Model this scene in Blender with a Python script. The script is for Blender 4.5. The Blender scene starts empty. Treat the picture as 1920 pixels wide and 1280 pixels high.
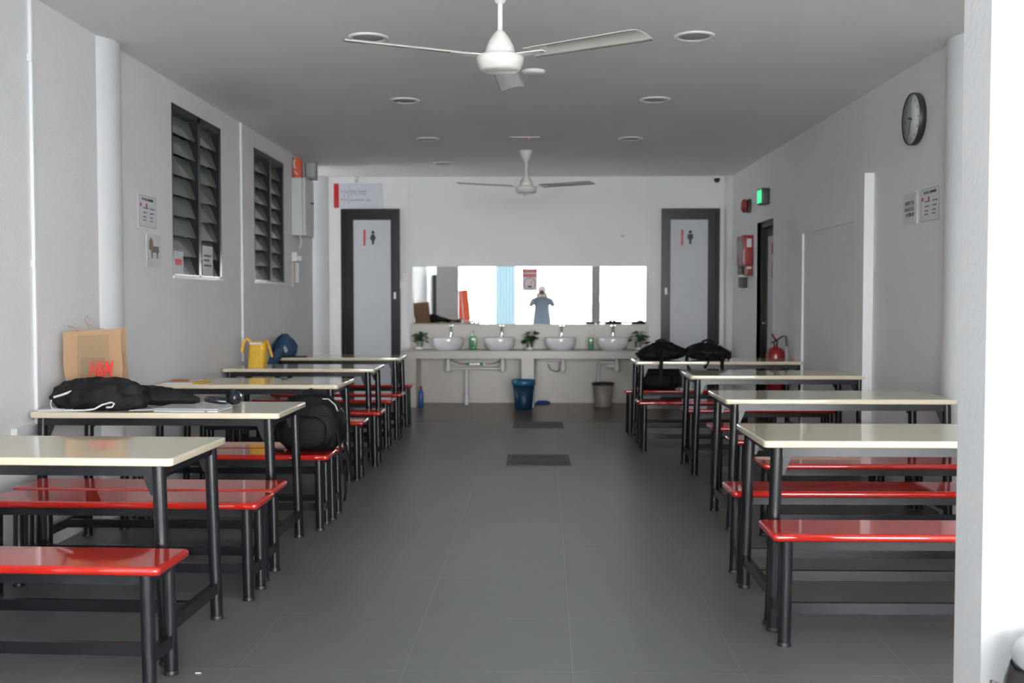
import bpy, bmesh, math, random
from mathutils import Vector, Matrix, noise
R = math.radians
SC = bpy.context.scene
COL = SC.collection

# ------------------------------------------------------------------ materials
MATS = {}
def mat(name, col, rough=0.5, metal=0.0, coat=0.0, trans=0.0, emit=None, estr=0.0, bump=0.0, bscale=60.0, spec=0.5, var=0.0, vscale=3.0, alpha=1.0, coat_rough=0.03):
    m = bpy.data.materials.new(name); m.use_nodes = True
    nt = m.node_tree; b = nt.nodes['Principled BSDF']
    b.inputs['Base Color'].default_value = (*col, 1)
    b.inputs['Roughness'].default_value = rough
    b.inputs['Metallic'].default_value = metal
    b.inputs['Coat Weight'].default_value = coat
    b.inputs['Coat Roughness'].default_value = coat_rough
    b.inputs['Transmission Weight'].default_value = trans
    b.inputs['Specular IOR Level'].default_value = spec
    b.inputs['Alpha'].default_value = alpha
    if emit:
        b.inputs['Emission Color'].default_value = (*emit, 1); b.inputs['Emission Strength'].default_value = estr
    tc = nt.nodes.new('ShaderNodeTexCoord')
    if var > 0:
        n = nt.nodes.new('ShaderNodeTexNoise'); n.inputs['Scale'].default_value = vscale; n.inputs['Detail'].default_value = 5
        nt.links.new(tc.outputs['Object'], n.inputs['Vector'])
        r = nt.nodes.new('ShaderNodeMapRange'); r.inputs[3].default_value = 1 - var; r.inputs[4].default_value = 1 + var
        nt.links.new(n.outputs['Fac'], r.inputs[0])
        v = nt.nodes.new('ShaderNodeVectorMath'); v.operation = 'SCALE'; v.inputs[0].default_value = col
        nt.links.new(r.outputs[0], v.inputs['Scale']); nt.links.new(v.outputs[0], b.inputs['Base Color'])
    if bump > 0:
        n2 = nt.nodes.new('ShaderNodeTexNoise'); n2.inputs['Scale'].default_value = bscale; n2.inputs['Detail'].default_value = 4
        nt.links.new(tc.outputs['Object'], n2.inputs['Vector'])
        bp = nt.nodes.new('ShaderNodeBump'); bp.inputs['Strength'].default_value = bump; bp.inputs['Distance'].default_value = 0.01
        nt.links.new(n2.outputs['Fac'], bp.inputs['Height']); nt.links.new(bp.outputs[0], b.inputs['Normal'])
    MATS[name] = m
    return m

M_wall = mat('white_wall_paint', (.81, .815, .82), .55, bump=.25, bscale=45, var=.03, vscale=1.3)
M_ceil = mat('ceiling_paint', (.88, .875, .87), .7, bump=.15, bscale=25, var=.02)
M_col = mat('column_paint', (.72, .735, .745), .5, bump=.12, bscale=40)
M_cream = mat('cream_laminate', (.72, .64, .475), .5, spec=.1, coat=1.0, var=.01, vscale=2)
M_red = mat('red_gloss_laminate', (.38, .010, .004), .5, spec=.05, coat=1.0, coat_rough=.04, var=.01)
for _m in (M_cream, M_red): _m.node_tree.nodes['Principled BSDF'].inputs['Coat IOR'].default_value = 1.75
M_black = mat('black_powder_coat', (.008, .0085, .011), .27, spec=.5)
M_cap = mat('black_plastic_cap', (.012, .012, .013), .45)
M_dframe = mat('black_door_frame', (.009, .010, .013), .28, spec=.25)
M_dpanel = mat('grey_door_panel', (.50, .52, .555), .4, var=.03, vscale=2)
M_white = mat('white_plastic', (.80, .81, .80), .35)
M_pvc = mat('white_pvc', (.80, .82, .83), .4)
M_ivory = mat('fan_enamel', (.78, .77, .72), .28, coat=.4)
M_blade = mat('fan_blade_enamel', (.62, .60, .55), .22, coat=.5)
M_ceramic = mat('white_ceramic', (.80, .81, .83), .08, coat=.6)
M_chrome = mat('chrome', (.75, .75, .75), .12, metal=1)
M_steel = mat('brushed_steel', (.55, .56, .57), .3, metal=1)
M_alu = mat('aluminium_sill', (.86, .87, .87), .3)
M_mirror = mat('mirror_silver', (.93, .95, .95), .0, metal=1)
M_paper = mat('white_paper', (.72, .72, .75), .6)
M_ink = mat('black_ink', (.02, .02, .025), .6)
M_greyink = mat('grey_ink', (.14, .14, .16), .6)
M_redink = mat('red_ink', (.5, .02, .02), .5)
M_signwhite = mat('acrylic_sign', (.62, .63, .70), .25, coat=.3)
M_signred = mat('red_acrylic', (.48, .008, .008), .25, coat=.3)
M_grey = mat('grey_metal_box', (.62, .65, .63), .35, spec=.4)
M_dark = mat('dark_plastic', (.02, .021, .024), .4)
M_firered = mat('fire_red_enamel', (.23, .009, .011), .25, coat=.4)
M_kraft = mat('kraft_paper', (.40, .25, .14), .75, bump=.5, bscale=12, var=.10, vscale=9)
M_logo = mat('brand_red_print', (.62, .035, .025), .6)
M_cloth = mat('black_fabric', (.006, .006, .007), .7, bump=1.0, bscale=16, spec=.3)
M_pack = mat('black_nylon', (.0045, .0045, .0055), .6, bump=.4, bscale=200, spec=.2)
M_strap = mat('black_webbing', (.006, .006, .007), .7, spec=.2)
M_greybit = mat('grey_trim', (.35, .36, .38), .5)
M_whitepipe = mat('white_piping', (.75, .76, .78), .6)
M_laptop = mat('silver_aluminium', (.62, .64, .66), .35, metal=.4)
M_phone = mat('navy_plastic', (.012, .014, .028), .3, coat=.3)
M_yellow = mat('yellow_weave', (.70, .42, .035), .6, bump=.6, bscale=60, var=.25, vscale=45)
M_blueb = mat('navy_canvas', (.018, .055, .12), .7, bump=.3, bscale=90, var=.15, vscale=12)
M_orange = mat('orange_card', (.62, .20, .06), .6)
M_bluebin = mat('blue_plastic', (.003, .030, .065), .4, spec=.3)
M_bluerim = mat('blue_rim_plastic', (.012, .115, .22), .3)
M_taupe = mat('taupe_plastic', (.27, .23, .205), .45)
M_green = mat('green_soap', (.03, .42, .12), .15, trans=.25, coat=.3)
M_leaf = mat('dark_leaf', (.022, .07, .022), .35, var=.35, vscale=25)
M_leaf2 = mat('mid_leaf', (.035, .10, .035), .35, var=.35, vscale=25)
M_blue = mat('blue_plastic_bottle', (.02, .09, .35), .3)
M_cover = mat('cast_cover', (.055, .054, .048), .55, bump=.8, bscale=90)
M_coverrim = mat('cover_rim', (.022, .022, .02), .5)
M_gplate = mat('louvre_glass', (.30, .34, .32), .12, trans=.35, coat=.2)
M_green_emit = mat('green_lamp', (.02, .5, .2), .4, emit=(.05, 1.0, .35), estr=1.2)
M_redled = mat('red_indicator', (.5, .02, .02), .4, emit=(1, .05, .05), estr=1.5)
M_diff = mat('downlight_diffuser', (.42, .41, .40), .5)
M_skin = mat('skin', (.45, .27, .19), .5)
M_coat_c = mat('slate_coat', (.16, .20, .25), .8)
M_scarf = mat('pale_headscarf', (.62, .55, .52), .8)
M_ground = mat('pale_concrete', (.5, .5, .48), .8, var=.06)
M_stripe = mat('pale_blue_sheet', (.45, .62, .68), .5)
M_rub = mat('red_orange_vinyl', (.75, .09, .03), .5)
M_binlid = mat('grey_lid', (.42, .44, .44), .35)
M_binbag = mat('dark_liner', (.05, .045, .05), .3)
M_shelfwood = mat('light_wood', (.42, .27, .15), .5)

def tile_mat(name, tx, ty, rot, off, col, grout, gw, rough, var, lines=None, coords='XY', bumps=.1):
    m = bpy.data.materials.new(name); m.use_nodes = True
    nt = m.node_tree; b = nt.nodes['Principled BSDF']; L = nt.links.new
    tc = nt.nodes.new('ShaderNodeTexCoord'); mp = nt.nodes.new('ShaderNodeMapping')
    mp.inputs['Rotation'].default_value = (0, 0, rot); L(tc.outputs['Object'], mp.inputs['Vector'])
    sp = nt.nodes.new('ShaderNodeSeparateXYZ'); L(mp.outputs[0], sp.inputs[0])
    def cell(out, size, o):
        a = nt.nodes.new('ShaderNodeMath'); a.operation = 'ADD'; a.inputs[1].default_value = -o; L(out, a.inputs[0])
        d = nt.nodes.new('ShaderNodeMath'); d.operation = 'DIVIDE'; d.inputs[1].default_value = size; L(a.outputs[0], d.inputs[0])
        f = nt.nodes.new('ShaderNodeMath'); f.operation = 'FRACT'; L(d.outputs[0], f.inputs[0])
        s = nt.nodes.new('ShaderNodeMath'); s.operation = 'SUBTRACT'; s.inputs[1].default_value = .5; L(f.outputs[0], s.inputs[0])
        ab = nt.nodes.new('ShaderNodeMath'); ab.operation = 'ABSOLUTE'; L(s.outputs[0], ab.inputs[0])
        g = nt.nodes.new('ShaderNodeMath'); g.operation = 'GREATER_THAN'; g.inputs[1].default_value = .5 - gw / size / 2; L(ab.outputs[0], g.inputs[0])
        fl = nt.nodes.new('ShaderNodeMath'); fl.operation = 'FLOOR'; L(d.outputs[0], fl.inputs[0])
        return g.outputs[0], fl.outputs[0]
    iA, iB = {'XY': (0, 1), 'XZ': (0, 2)}[coords]
    gx, fx = cell(sp.outputs[iA], tx, off[0]); gy, fy = cell(sp.outputs[iB], ty, off[1])
    mx = nt.nodes.new('ShaderNodeMath'); mx.operation = 'MAXIMUM'; L(gx, mx.inputs[0]); L(gy, mx.inputs[1])
    cx = nt.nodes.new('ShaderNodeCombineXYZ'); L(fx, cx.inputs[0]); L(fy, cx.inputs[1])
    wn = nt.nodes.new('ShaderNodeTexWhiteNoise'); L(cx.outputs[0], wn.inputs['Vector'])
    nz = nt.nodes.new('ShaderNodeTexNoise'); nz.inputs['Scale'].default_value = 3.5; nz.inputs['Detail'].default_value = 8; nz.inputs['Roughness'].default_value = .65
    mp2 = nt.nodes.new('ShaderNodeMapping'); mp2.inputs['Scale'].default_value = (1, 3.5, 1) if coords == 'XY' else (1, 1, 1)
    L(tc.outputs['Object'], mp2.inputs[0]); L(mp2.outputs[0], nz.inputs['Vector'])
    ad = nt.nodes.new('ShaderNodeMath'); ad.operation = 'MULTIPLY_ADD'; ad.inputs[1].default_value = .35; L(wn.outputs[0], ad.inputs[0]); L(nz.outputs['Fac'], ad.inputs[2])
    mr = nt.nodes.new('ShaderNodeMapRange'); mr.inputs[1].default_value = .2; mr.inputs[2].default_value = 1.1
    mr.inputs[3].default_value = 1 - var; mr.inputs[4].default_value = 1 + var; L(ad.outputs[0], mr.inputs[0])
    vs = nt.nodes.new('ShaderNodeVectorMath'); vs.operation = 'SCALE'; vs.inputs[0].default_value = col; L(mr.outputs[0], vs.inputs['Scale'])
    mix = nt.nodes.new('ShaderNodeMix'); mix.data_type = 'RGBA'
    L(mx.outputs[0], mix.inputs[0]); L(vs.outputs[0], mix.inputs[6]); mix.inputs[7].default_value = (*grout, 1)
    L(mix.outputs[2], b.inputs['Base Color'])
    b.inputs['Roughness'].default_value = rough
    bp = nt.nodes.new('ShaderNodeBump'); bp.inputs['Strength'].default_value = bumps; bp.inputs['Distance'].default_value = .002
    inv = nt.nodes.new('ShaderNodeMath'); inv.operation = 'MULTIPLY_ADD'; inv.inputs[1].default_value = -1.0; L(mx.outputs[0], inv.inputs[0]); L(nz.outputs['Fac'], inv.inputs[2])
    L(inv.outputs[0], bp.inputs['Height']); L(bp.outputs[0], b.inputs['Normal'])
    MATS[name] = m
    return m
M_floor = tile_mat('grey_floor_tile', .592, .622, R(.75), (.10, 4.30), (.135, .138, .142), (.21, .20, .185), .004, .33, .13)
M_wood = tile_mat('dark_plank_floor', 1.3, .14, 0, (0, 11.27), (.080, .050, .034), (.018, .014, .011), .006, .3, .25)
M_btile = tile_mat('beige_wall_tile', .60, .30, 0, (-1.5, .08), (.52, .485, .44), (.46, .44, .41), .003, .35, .05, coords='XZ')

# ------------------------------------------------------------------ mesh helpers
class MB:
    def __init__(s): s.bm = bmesh.new()
    def face(s, vs, smooth=False):
        try:
            f = s.bm.faces.new(vs); f.smooth = smooth; return f
        except ValueError:
            return None
    def box(s, x0, x1, y0, y1, z0, z1, M=None):
        p = [(x, y, z) for x in (x0, x1) for y in (y0, y1) for z in (z0, z1)]
        v = [s.bm.verts.new((M @ Vector(q)) if M else q) for q in p]
        for f in ((0, 1, 3, 2), (4, 6, 7, 5), (0, 4, 5, 1), (2, 3, 7, 6), (0, 2, 6, 4), (1, 5, 7, 3)):
            s.face([v[i] for i in f])
        return s
    def rings(s, rings, cap0=True, cap1=True, smooth=True, closed=False, sharpcaps=True):
        vr = [[s.bm.verts.new(p) for p in r] for r in rings]
        n = len(rings[0])
        m = len(vr)
        for i in range(m if closed else m - 1):
            a, b = vr[i], vr[(i + 1) % m]
            for j in range(n):
                s.face([a[j], a[(j + 1) % n], b[(j + 1) % n], b[j]], smooth)
        if not closed:
            for c, r in ((cap0, vr[0]), (cap1, vr[-1])):
                if c:
                    s.face(list(reversed(r)) if r is vr[0] else r)
                    if sharpcaps:
                        for j in range(n):
                            e = s.bm.edges.get((r[j], r[(j + 1) % n]))
                            if e: e.smooth = False
        return s
    def slab(s, x0, x1, y0, y1, z0, z1, rc=.02, re=.006, n=6, k=4):
        def outline(inset, z):
            r = max(rc - inset, .001); pts = []
            for cx, cy, a0 in ((x1 - inset - r, y1 - inset - r, 0), (x0 + inset + r, y1 - inset - r, 90), (x0 + inset + r, y0 + inset + r, 180), (x1 - inset - r, y0 + inset + r, 270)):
                for i in range(n + 1):
                    a = R(a0 + 90 * i / n); pts.append((cx + r * math.cos(a), cy + r * math.sin(a), z))
            return pts
        re = min(re, (z1 - z0) / 2 - 1e-5)
        rs = []
        for i in range(k + 1):
            a = R(90 * i / k); rs.append(outline(re * (1 - math.sin(a)), z0 + re * (1 - math.cos(a))))
        for i in range(k + 1):
            a = R(90 * i / k); rs.append(outline(re * (1 - math.cos(a)), z1 - re * (1 - math.sin(a))))
        return s.rings(rs)
    def tube(s, pts, r, n=10, r2=None, flat=None, caps=True):
        pts = [Vector(p) for p in pts]; rs = []
        up = None
        for i, p in enumerate(pts):
            t = (pts[min(i + 1, len(pts) - 1)] - pts[max(i - 1, 0)]).normalized()
            if up is None:
                up = Vector((0, 0, 1)) if abs(t.z) < .9 else Vector((0, 1, 0))
            u = (up - t * up.dot(t))
            u = u.normalized() if u.length > 1e-6 else t.orthogonal().normalized()
            up = u; w = t.cross(u)
            rr = r if r2 is None else r + (r2 - r) * i / (len(pts) - 1)
            if isinstance(r, (list, tuple)): rr = r[i]
            ru, rw = (rr, rr) if flat is None else flat
            rs.append([p + u * ru * math.cos(2 * math.pi * j / n) + w * rw * math.sin(2 * math.pi * j / n) for j in range(n)])
        return s.rings(rs, caps, caps)
    def cyl(s, a, b, r, n=20, r2=None):
        return s.tube([a, b], r, n, r2)
    def lathe(s, prof, c=(0, 0, 0), n=32, axis='Z', cap=True, M=None):
        rs = []
        for r, h in prof:
            ring = []
            for j in range(n):
                a = 2 * math.pi * j / n
                if axis == 'Z': q = Vector((c[0] + r * math.cos(a), c[1] + r * math.sin(a), c[2] + h))
                elif axis == 'X': q = Vector((c[0] + h, c[1] + r * math.cos(a), c[2] + r * math.sin(a)))
                else: q = Vector((c[0] + r * math.sin(a), c[1] + h, c[2] + r * math.cos(a)))
                ring.append(M @ q if M else q)
            rs.append(ring)
        return s.rings(rs, cap, cap)
    def prism(s, pts, d, M=None):
        a = [Vector(p) for p in pts]; b = [p + Vector(d) for p in a]
        if M: a = [M @ p for p in a]; b = [M @ p for p in b]
        va = [s.bm.verts.new(p) for p in a]; vb = [s.bm.verts.new(p) for p in b]; n = len(a)
        s.face(list(reversed(va))); s.face(vb)
        for i in range(n): s.face([va[i], va[(i + 1) % n], vb[(i + 1) % n], vb[i]])
        return s
    def lump(s, c, r, e=2.6, amp=.05, freq=3.0, seed=0, n=40, m=24, base=None, ridged=False, M=None, taper=0.0):
        rs = []
        def sg(v, p): return math.copysign(abs(v) ** p, v)
        for i in range(m + 1):
            ph = -math.pi / 2 + math.pi * i / m
            ring = []
            for j in range(n):
                th = 2 * math.pi * j / n
                q = Vector((sg(math.cos(ph), 2 / e) * sg(math.cos(th), 2 / e), sg(math.cos(ph), 2 / e) * sg(math.sin(th), 2 / e), sg(math.sin(ph), 2 / e)))
                w = Vector((q.x * r[0], q.y * r[1], q.z * r[2]))
                nv = noise.noise(w * freq / max(r) + Vector((seed * 7.3, seed * 3.1, 0)))
                if ridged:
                    nv = (1 - 2.2 * abs(nv)) * .6 + .3 * (1 - 2 * abs(noise.noise(w * freq * 2.3 / max(r) + Vector((seed, 9, 2)))))
                k = 1 + amp * nv
                tp = 1 - taper * max(q.z, 0)
                w = Vector((w.x * k * tp, w.y * k * tp, w.z * k))
                if base is not None: w.z = max(w.z, base)
                w = w + Vector(c)
                ring.append(M @ w if M else w)
            rs.append(ring)
        return s.rings(rs, False, False)
    def obj(s, name, m, parent=None, loc=None, rot=None, weld=True):
        if weld: bmesh.ops.remove_doubles(s.bm, verts=s.bm.verts, dist=1e-5)
        bmesh.ops.recalc_face_normals(s.bm, faces=s.bm.faces)
        me = bpy.data.meshes.new(name); s.bm.to_mesh(me); s.bm.free()
        for q in (m if isinstance(m, (list, tuple)) else [m]): me.materials.append(q)
        o = bpy.data.objects.new(name, me); COL.objects.link(o)
        if parent: o.parent = parent
        if loc: o.location = loc
        if rot: o.rotation_euler = rot
        return o
def tag(o, label=None, cat=None, group=None, kind=None):
    if label: o['label'] = label
    if cat: o['category'] = cat
    if group: o['group'] = group
    if kind: o['kind'] = kind
    return o
def thing(name, label, cat, loc=(0, 0, 0), rz=0, group=None):
    o = bpy.data.objects.new(name, None); COL.objects.link(o); o.location = loc; o.rotation_euler = (0, 0, rz)
    o.empty_display_size = .1
    return tag(o, label, cat, group)
def struct(mb, name, m): return tag(mb.obj(name, m), kind='structure')
def dup(o, parent=None):
    c = o.copy(); COL.objects.link(c)
    if parent: c.parent = parent
    for ch in list(o.children): dup(ch, c)
    return c
def text(body, size, m, parent, M, name='lettering', ext=.0006, align='CENTER', offset=0.0, shear=0.0, sx=1.0):
    cu = bpy.data.curves.new('t', 'FONT'); cu.body = body; cu.size = size; cu.align_x = align; cu.align_y = 'CENTER'
    cu.extrude = ext; cu.offset = offset; cu.shear = shear; cu.resolution_u = 3
    t = bpy.data.objects.new('t', cu); COL.objects.link(t)
    bpy.context.view_layer.update()
    me = bpy.data.meshes.new_from_object(t.evaluated_get(bpy.context.evaluated_depsgraph_get()))
    bpy.data.objects.remove(t)
    me.name = name; me.transform(Matrix.Diagonal((sx, 1, 1, 1))); me.transform(M)
    me.materials.clear(); me.materials.append(m)
    o = bpy.data.objects.new(name, me); COL.objects.link(o)
    if parent: o.parent = parent
    return o
# frames: text lies in local XY facing +Z.
def faceY(x, y, z): return Matrix.Translation((x, y, z)) @ Matrix.Rotation(R(90), 4, 'X')                       # faces -Y
def faceXp(x, y, z): return Matrix.Translation((x, y, z)) @ Matrix.Rotation(R(90), 4, 'Z') @ Matrix.Rotation(R(90), 4, 'X')   # faces +X
def faceXn(x, y, z): return Matrix.Translation((x, y, z)) @ Matrix.Rotation(R(-90), 4, 'Z') @ Matrix.Rotation(R(90), 4, 'X')  # faces -X

XL, XR, YB, ZC = -2.52, 2.50, 13.375, 2.829

# ------------------------------------------------------------------ setting
b = MB(); b.box(-5.2, 6.5, 2.6, 11.27, -.12, 0); struct(b, 'floor', M_floor)
b = MB(); b.box(-5.2, 6.5, -5.8, 2.6, -.12, 0); struct(b, 'floor_porch_bounce', M_ground)  # unseen porch floor, made pale to bounce light onto ceiling and left wall
b = MB(); b.box(-5.2, 2.8, 11.27, YB + .2, -.12, .001); struct(b, 'floor_wood', M_wood)
b = MB(); b.box(-60, 60, -60, -5.8, -.2, -.06); struct(b, 'ground', M_ground)
b = MB(); b.box(-5.2, 3.9, -5.2, YB + .2, ZC, ZC + .15); struct(b, 'ceiling', M_ceil)
b = MB()
Y0, Y1 = -5.2, 12.31
W = [(7.49, 8.67), (9.72, 10.88)]; zb, zt = 1.47, 2.68
segs = [(Y0, W[0][0]), (W[0][1], W[1][0]), (W[1][1], Y1)]
for a, c in segs: b.box(XL - .15, XL, a, c, 0, ZC)
for a, c in W:
    b.box(XL - .15, XL, a, c, 0, zb); b.box(XL - .15, XL, a, c, zt, ZC)
struct(b, 'wall_left', M_wall)
b = MB(); b.box(-5.2, XL - .15, Y1 - .15, Y1, 0, ZC); b.box(-5.2, -5.05, Y1, YB + .2, 1.8, ZC); b.box(-5.2, -5.05, Y1, YB + .2, 0, 1.3); struct(b, 'wall_passage', M_wall)  # unseen slot in the far end, added and sized to brighten the back wall
b = MB(); b.box(-4.3, -4.15, 6.6, 11.9, 0, ZC); b.box(-4.15, XL - .15, 6.6, 6.75, 0, ZC); b.box(-4.15, XL - .15, 11.75, 11.9, 0, ZC)
struct(b, 'wall_side_room', M_wall)
b = MB()
dy0, dy1, dzt = 11.08, 11.86, 2.14
b.box(XR, XR + .2, 2.85, dy0, 0, ZC); b.box(XR, XR + .2, dy1, YB + .2, 0, ZC); b.box(XR, XR + .2, dy0, dy1, dzt, ZC)
b.box(XR + .2, XR + .3, dy0 - .1, dy1 + .1, 0, ZC)
struct(b, 'wall_right', M_wall)
b = MB(); b.box(-5.2, 2.7, YB, YB + .2, 0, ZC); struct(b, 'wall_back', M_wall)
# boxed-in doorway on the right wall
b = MB()
px = 2.43
b.box(px, XR, 7.85, 8.09, 0, 2.22); b.box(px, XR, 9.62, 9.86, 0, 2.22); b.box(px, XR, 8.09, 9.62, 1.885, 2.22); b.box(px + .018, XR, 8.09, 9.62, 0, 1.885)
struct(b, 'trim_1', M_wall)
# engaged round columns
for nme, x, y, r in (('wall_column_left', -2.70, 6.36, .245), ('wall_column_right', 2.695, 6.36, .245), ('wall_column_back_left', -2.74, 13.49, .24), ('wall_column_back_right', 2.60, 13.46, .21)):
    b = MB(); b.cyl((x, y, 0), (x, y, ZC - .002), r, 48); struct(b, nme, M_col)
# front pillar and stub
b = MB(); b.box(1.137, 1.33, 2.68, 2.85, 0, ZC); struct(b, 'wall_pillar', mat('wall_paint_dimmed', (.64, .635, .635), .55, bump=.25, bscale=45))  # same white wall paint, darkened in colour to tone down its lit faces
b = MB(); b.box(-2.33, -1.84, 2.70, 2.85, 0, ZC); struct(b, 'wall_stub', M_wall)
b = MB(); b.box(3.7, 3.9, -2.4, 3.0, 0, ZC); b.box(2.7, 3.7, 2.85, 3.0, 0, ZC); struct(b, 'wall_porch_light_block', M_wall)  # unseen wall added to cut the side light entering the porch
# tiled wall zones and counter niche
b = MB(); b.box(-1.514, 1.475, YB - .008, YB, 0, .993); struct(b, 'wall_tiling', M_btile)

# ------------------------------------------------------------------ louvre windows
def window(n, ya, yb, pull):
    f = MB(); x0, x1 = XL - .09, XL + .003; t = .035
    f.box(x0, x1, ya, yb, zt - .045, zt); f.box(x0, x1, ya, yb, zb, zb + .012)
    f.box(x0, x1, ya, ya + .012, zb, zt); f.box(x0, x1, yb - .05, yb, zb, zt)
    ym = (ya + yb) / 2 + .02
    f.box(x0, x1, ym - .028, ym + .028, zb, zt)
    w = tag(f.obj('window_%d' % n, M_dframe), kind='structure')
    k = 8; dz = (zt - .05 - zb) / k
    for a, c in ((ya + .012, ym - .028), (ym + .028, yb - .05)):
        g = MB()
        for i in range(k):
            zc = zb + dz * (i + .5)
            M = Matrix.Translation((XL - .045, 0, zc)) @ Matrix.Rotation(R(-20), 4, 'Y')
            g.box(-.003, .003, a, c, -.078, .078, M)
        g.obj('louvre_glass', M_gplate, w)
    s = MB(); s.slab(XL - .13, XL + .012, ya - .01, yb + .015, zb - .022, zb, .004, .004); s.obj('window_sill', M_alu, w)
    if pull:
        h = MB(); h.tube([(XL, yb - .03, 1.98), (XL + .02, yb - .03, 1.96), (XL + .02, yb - .03, 1.90)], .006, 8); h.obj('window_handle', M_steel, w)
window(1, W[0][0], W[0][1], False); window(2, W[1][0], W[1][1], True)
t = thing('notice', 'white printed sheet taped inside the nearer louvre window', 'notice', (XL - .004, 8.31, 1.585))
b = MB(); b.box(0, .0015, -.13, .13, -.12, .13); b.obj('sheet', M_paper, t)
b = MB()
for i, zz in enumerate((.045, .01, -.03)): b.box(.0015, .0022, -.10, .09 - .05 * (i == 1), zz, zz + .016)
b.obj('printed_lines', M_greyink, t)
t = thing('notice', 'sheet with a red block in the low corner of the nearer louvre window', 'notice', (XL - .004, 7.62, 1.545))
b = MB(); b.box(0, .0015, -.11, .10, -.07, .10); b.obj('sheet', M_paper, t)
b = MB(); b.box(.0015, .0022, -.08, .07, .0, .045); b.obj('red_block', M_redink, t)

# ------------------------------------------------------------------ conduits on the left wall
def conduit(y, z0, z1, clips, label, name='wall_conduit', box=None, x=XL, side=1, w=.032):
    t = thing(name, label, 'conduit', (x, y, z0))
    b = MB(); b.slab(0 if side > 0 else -.018, .018 if side > 0 else 0, -w / 2, w / 2, 0, z1 - z0, .004, .001); b.obj('channel', M_pvc, t)
    for c in clips:
        b = MB(); b.box(0, .022, -w / 2 - .012, w / 2 + .002, c - z0 - .018, c - z0 + .018); b.obj('clip', M_pvc, t)
    return t
t = conduit(5.372, .66, ZC, (2.51, 1.48), 'white vertical cable conduit nearest the camera on the left wall')
b = MB(); b.box(0, .03, -.26, .15, -.02, .012); b.obj('junction_channel', M_pvc, t)
conduit(9.27, .76, ZC, (2.62, 1.60, 1.0), 'white vertical cable conduit between the two louvre windows')

# ------------------------------------------------------------------ tables and benches
def furniture(kind, L, D, H, th, topm, re, splay, inset, lr=.0245):
    t = bpy.data.objects.new('dining_table' if kind == 't' else 'dining_bench', None); COL.objects.link(t)
    b = MB(); b.slab(-L / 2, L / 2, -D / 2, D / 2, H - th, H, .022, re, 6, 5)
    b.obj('tabletop' if kind == 't' else 'seat', topm, t)
    ix, iy = inset
    ax, ay = L / 2 - ix, D / 2 - iy
    zt_ = H - th
    ah = .036
    b = MB(); w = .015
    b.box(-ax, ax, -ay - w, -ay + w, zt_ - ah, zt_); b.box(-ax, ax, ay - w, ay + w, zt_ - ah, zt_)
    b.box(-ax - w, -ax + w, -ay, ay, zt_ - ah, zt_); b.box(ax - w, ax + w, -ay, ay, zt_ - ah, zt_)
    b.obj('apron', M_black, t)
    for sx in (-1, 1):
        for sy in (-1, 1):
            b = MB(); b.cyl((sx * (ax + splay), sy * ay, .0), (sx * ax, sy * ay, zt_), lr, 24)
            lg = b.obj('leg', M_black, t)
            b = MB(); b.lathe([(lr + .003, 0), (lr + .004, .004), (lr + .001, .014)], (sx * (ax + splay), sy * ay, 0), 24); b.obj('foot_cap', M_cap, lg)
    zs = .105 if kind == 't' else .095
    sh = .046
    for sx in (-1, 1):
        b = MB(); x = sx * (ax + splay * .85)
        b.box(x - .013, x + .013, -ay, ay, zs, zs + sh); b.obj('side_stretcher', M_black, t)
    b = MB(); b.box(-ax - splay * .8, ax + splay * .8, -.013, .013, zs, zs + sh - .004); b.obj('stretcher', M_black, t)
    if kind == 't':
        for sx in (-1, 1):
            for sy in (-1, 1):
                b = MB(); x = sx * ax
                b.prism([(x, sy * ay - .002, zt_ - ah), (x - sx * .058, sy * ay - .002, zt_ - ah), (x - sx * .056, sy * ay - .002, zt_ - ah - .008), (x - sx * .030, sy * ay - .002, zt_ - ah - .072), (x, sy * ay - .002, zt_ - ah - .072)], (0, .004, 0))
                b.obj('bracket', M_black, t)
    return t
T_D = .60
def place(o, xe, yf, rot, side, L, D):
    # side -1: xe is the right (aisle) end; side +1: xe is the left (aisle) end
    M = Matrix.Translation((xe, yf, 0)) @ Matrix.Rotation(R(rot), 4, 'Z') @ Matrix.Translation((side * L / 2, D / 2, 0))
    o.location = M.to_translation(); o.rotation_euler = (0, 0, R(rot))
tables = [
 (-1, -1.262, 3.71, -2.2, 1.235, 'bare cream table nearest the camera in the left row'),
 (-1, -1.238, 5.205, -.9, 1.25, 'cream table by the left wall holding the paper bag and black jacket'),
 (-1, -1.262, 6.95, -.9, 1.245, 'cream table in the left row with only loose papers on it'),
 (-1, -1.262, 8.575, 0, 1.24, 'cream table in the left row holding the yellow basket bag'),
 (-1, -1.25, 10.21, 0, 1.25, 'farthest cream table of the left row, with the navy bag at its wall end'),
 (1, .925, 4.225, -.3, 1.30, 'bare cream table nearest the camera in the right row, running behind the white pillar'),
 (1, 1.093, 5.985, 0, 1.30, 'second bare cream table of the right row, counted from the camera'),
 (1, 1.175, 7.85, 0, 1.30, 'third cream table of the right row, just in front of the one with black bags'),
 (1, .945, 9.62, 0, 1.545, 'farthest cream table of the right row, under the two black bags'),
]
protos = {}
for side, xe, yf, rot, L, lab in tables:
    key = (L,)
    if key not in protos:
        o = furniture('t', L, T_D, .74, .029, M_cream, .007, .02, (.058, .03)); protos[key] = o
    else: o = dup(protos[key])
    place(o, xe, yf, rot, side, L, T_D); tag(o, lab, 'table', 'cream dining tables')
BL, BD = 1.225, .28
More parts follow.
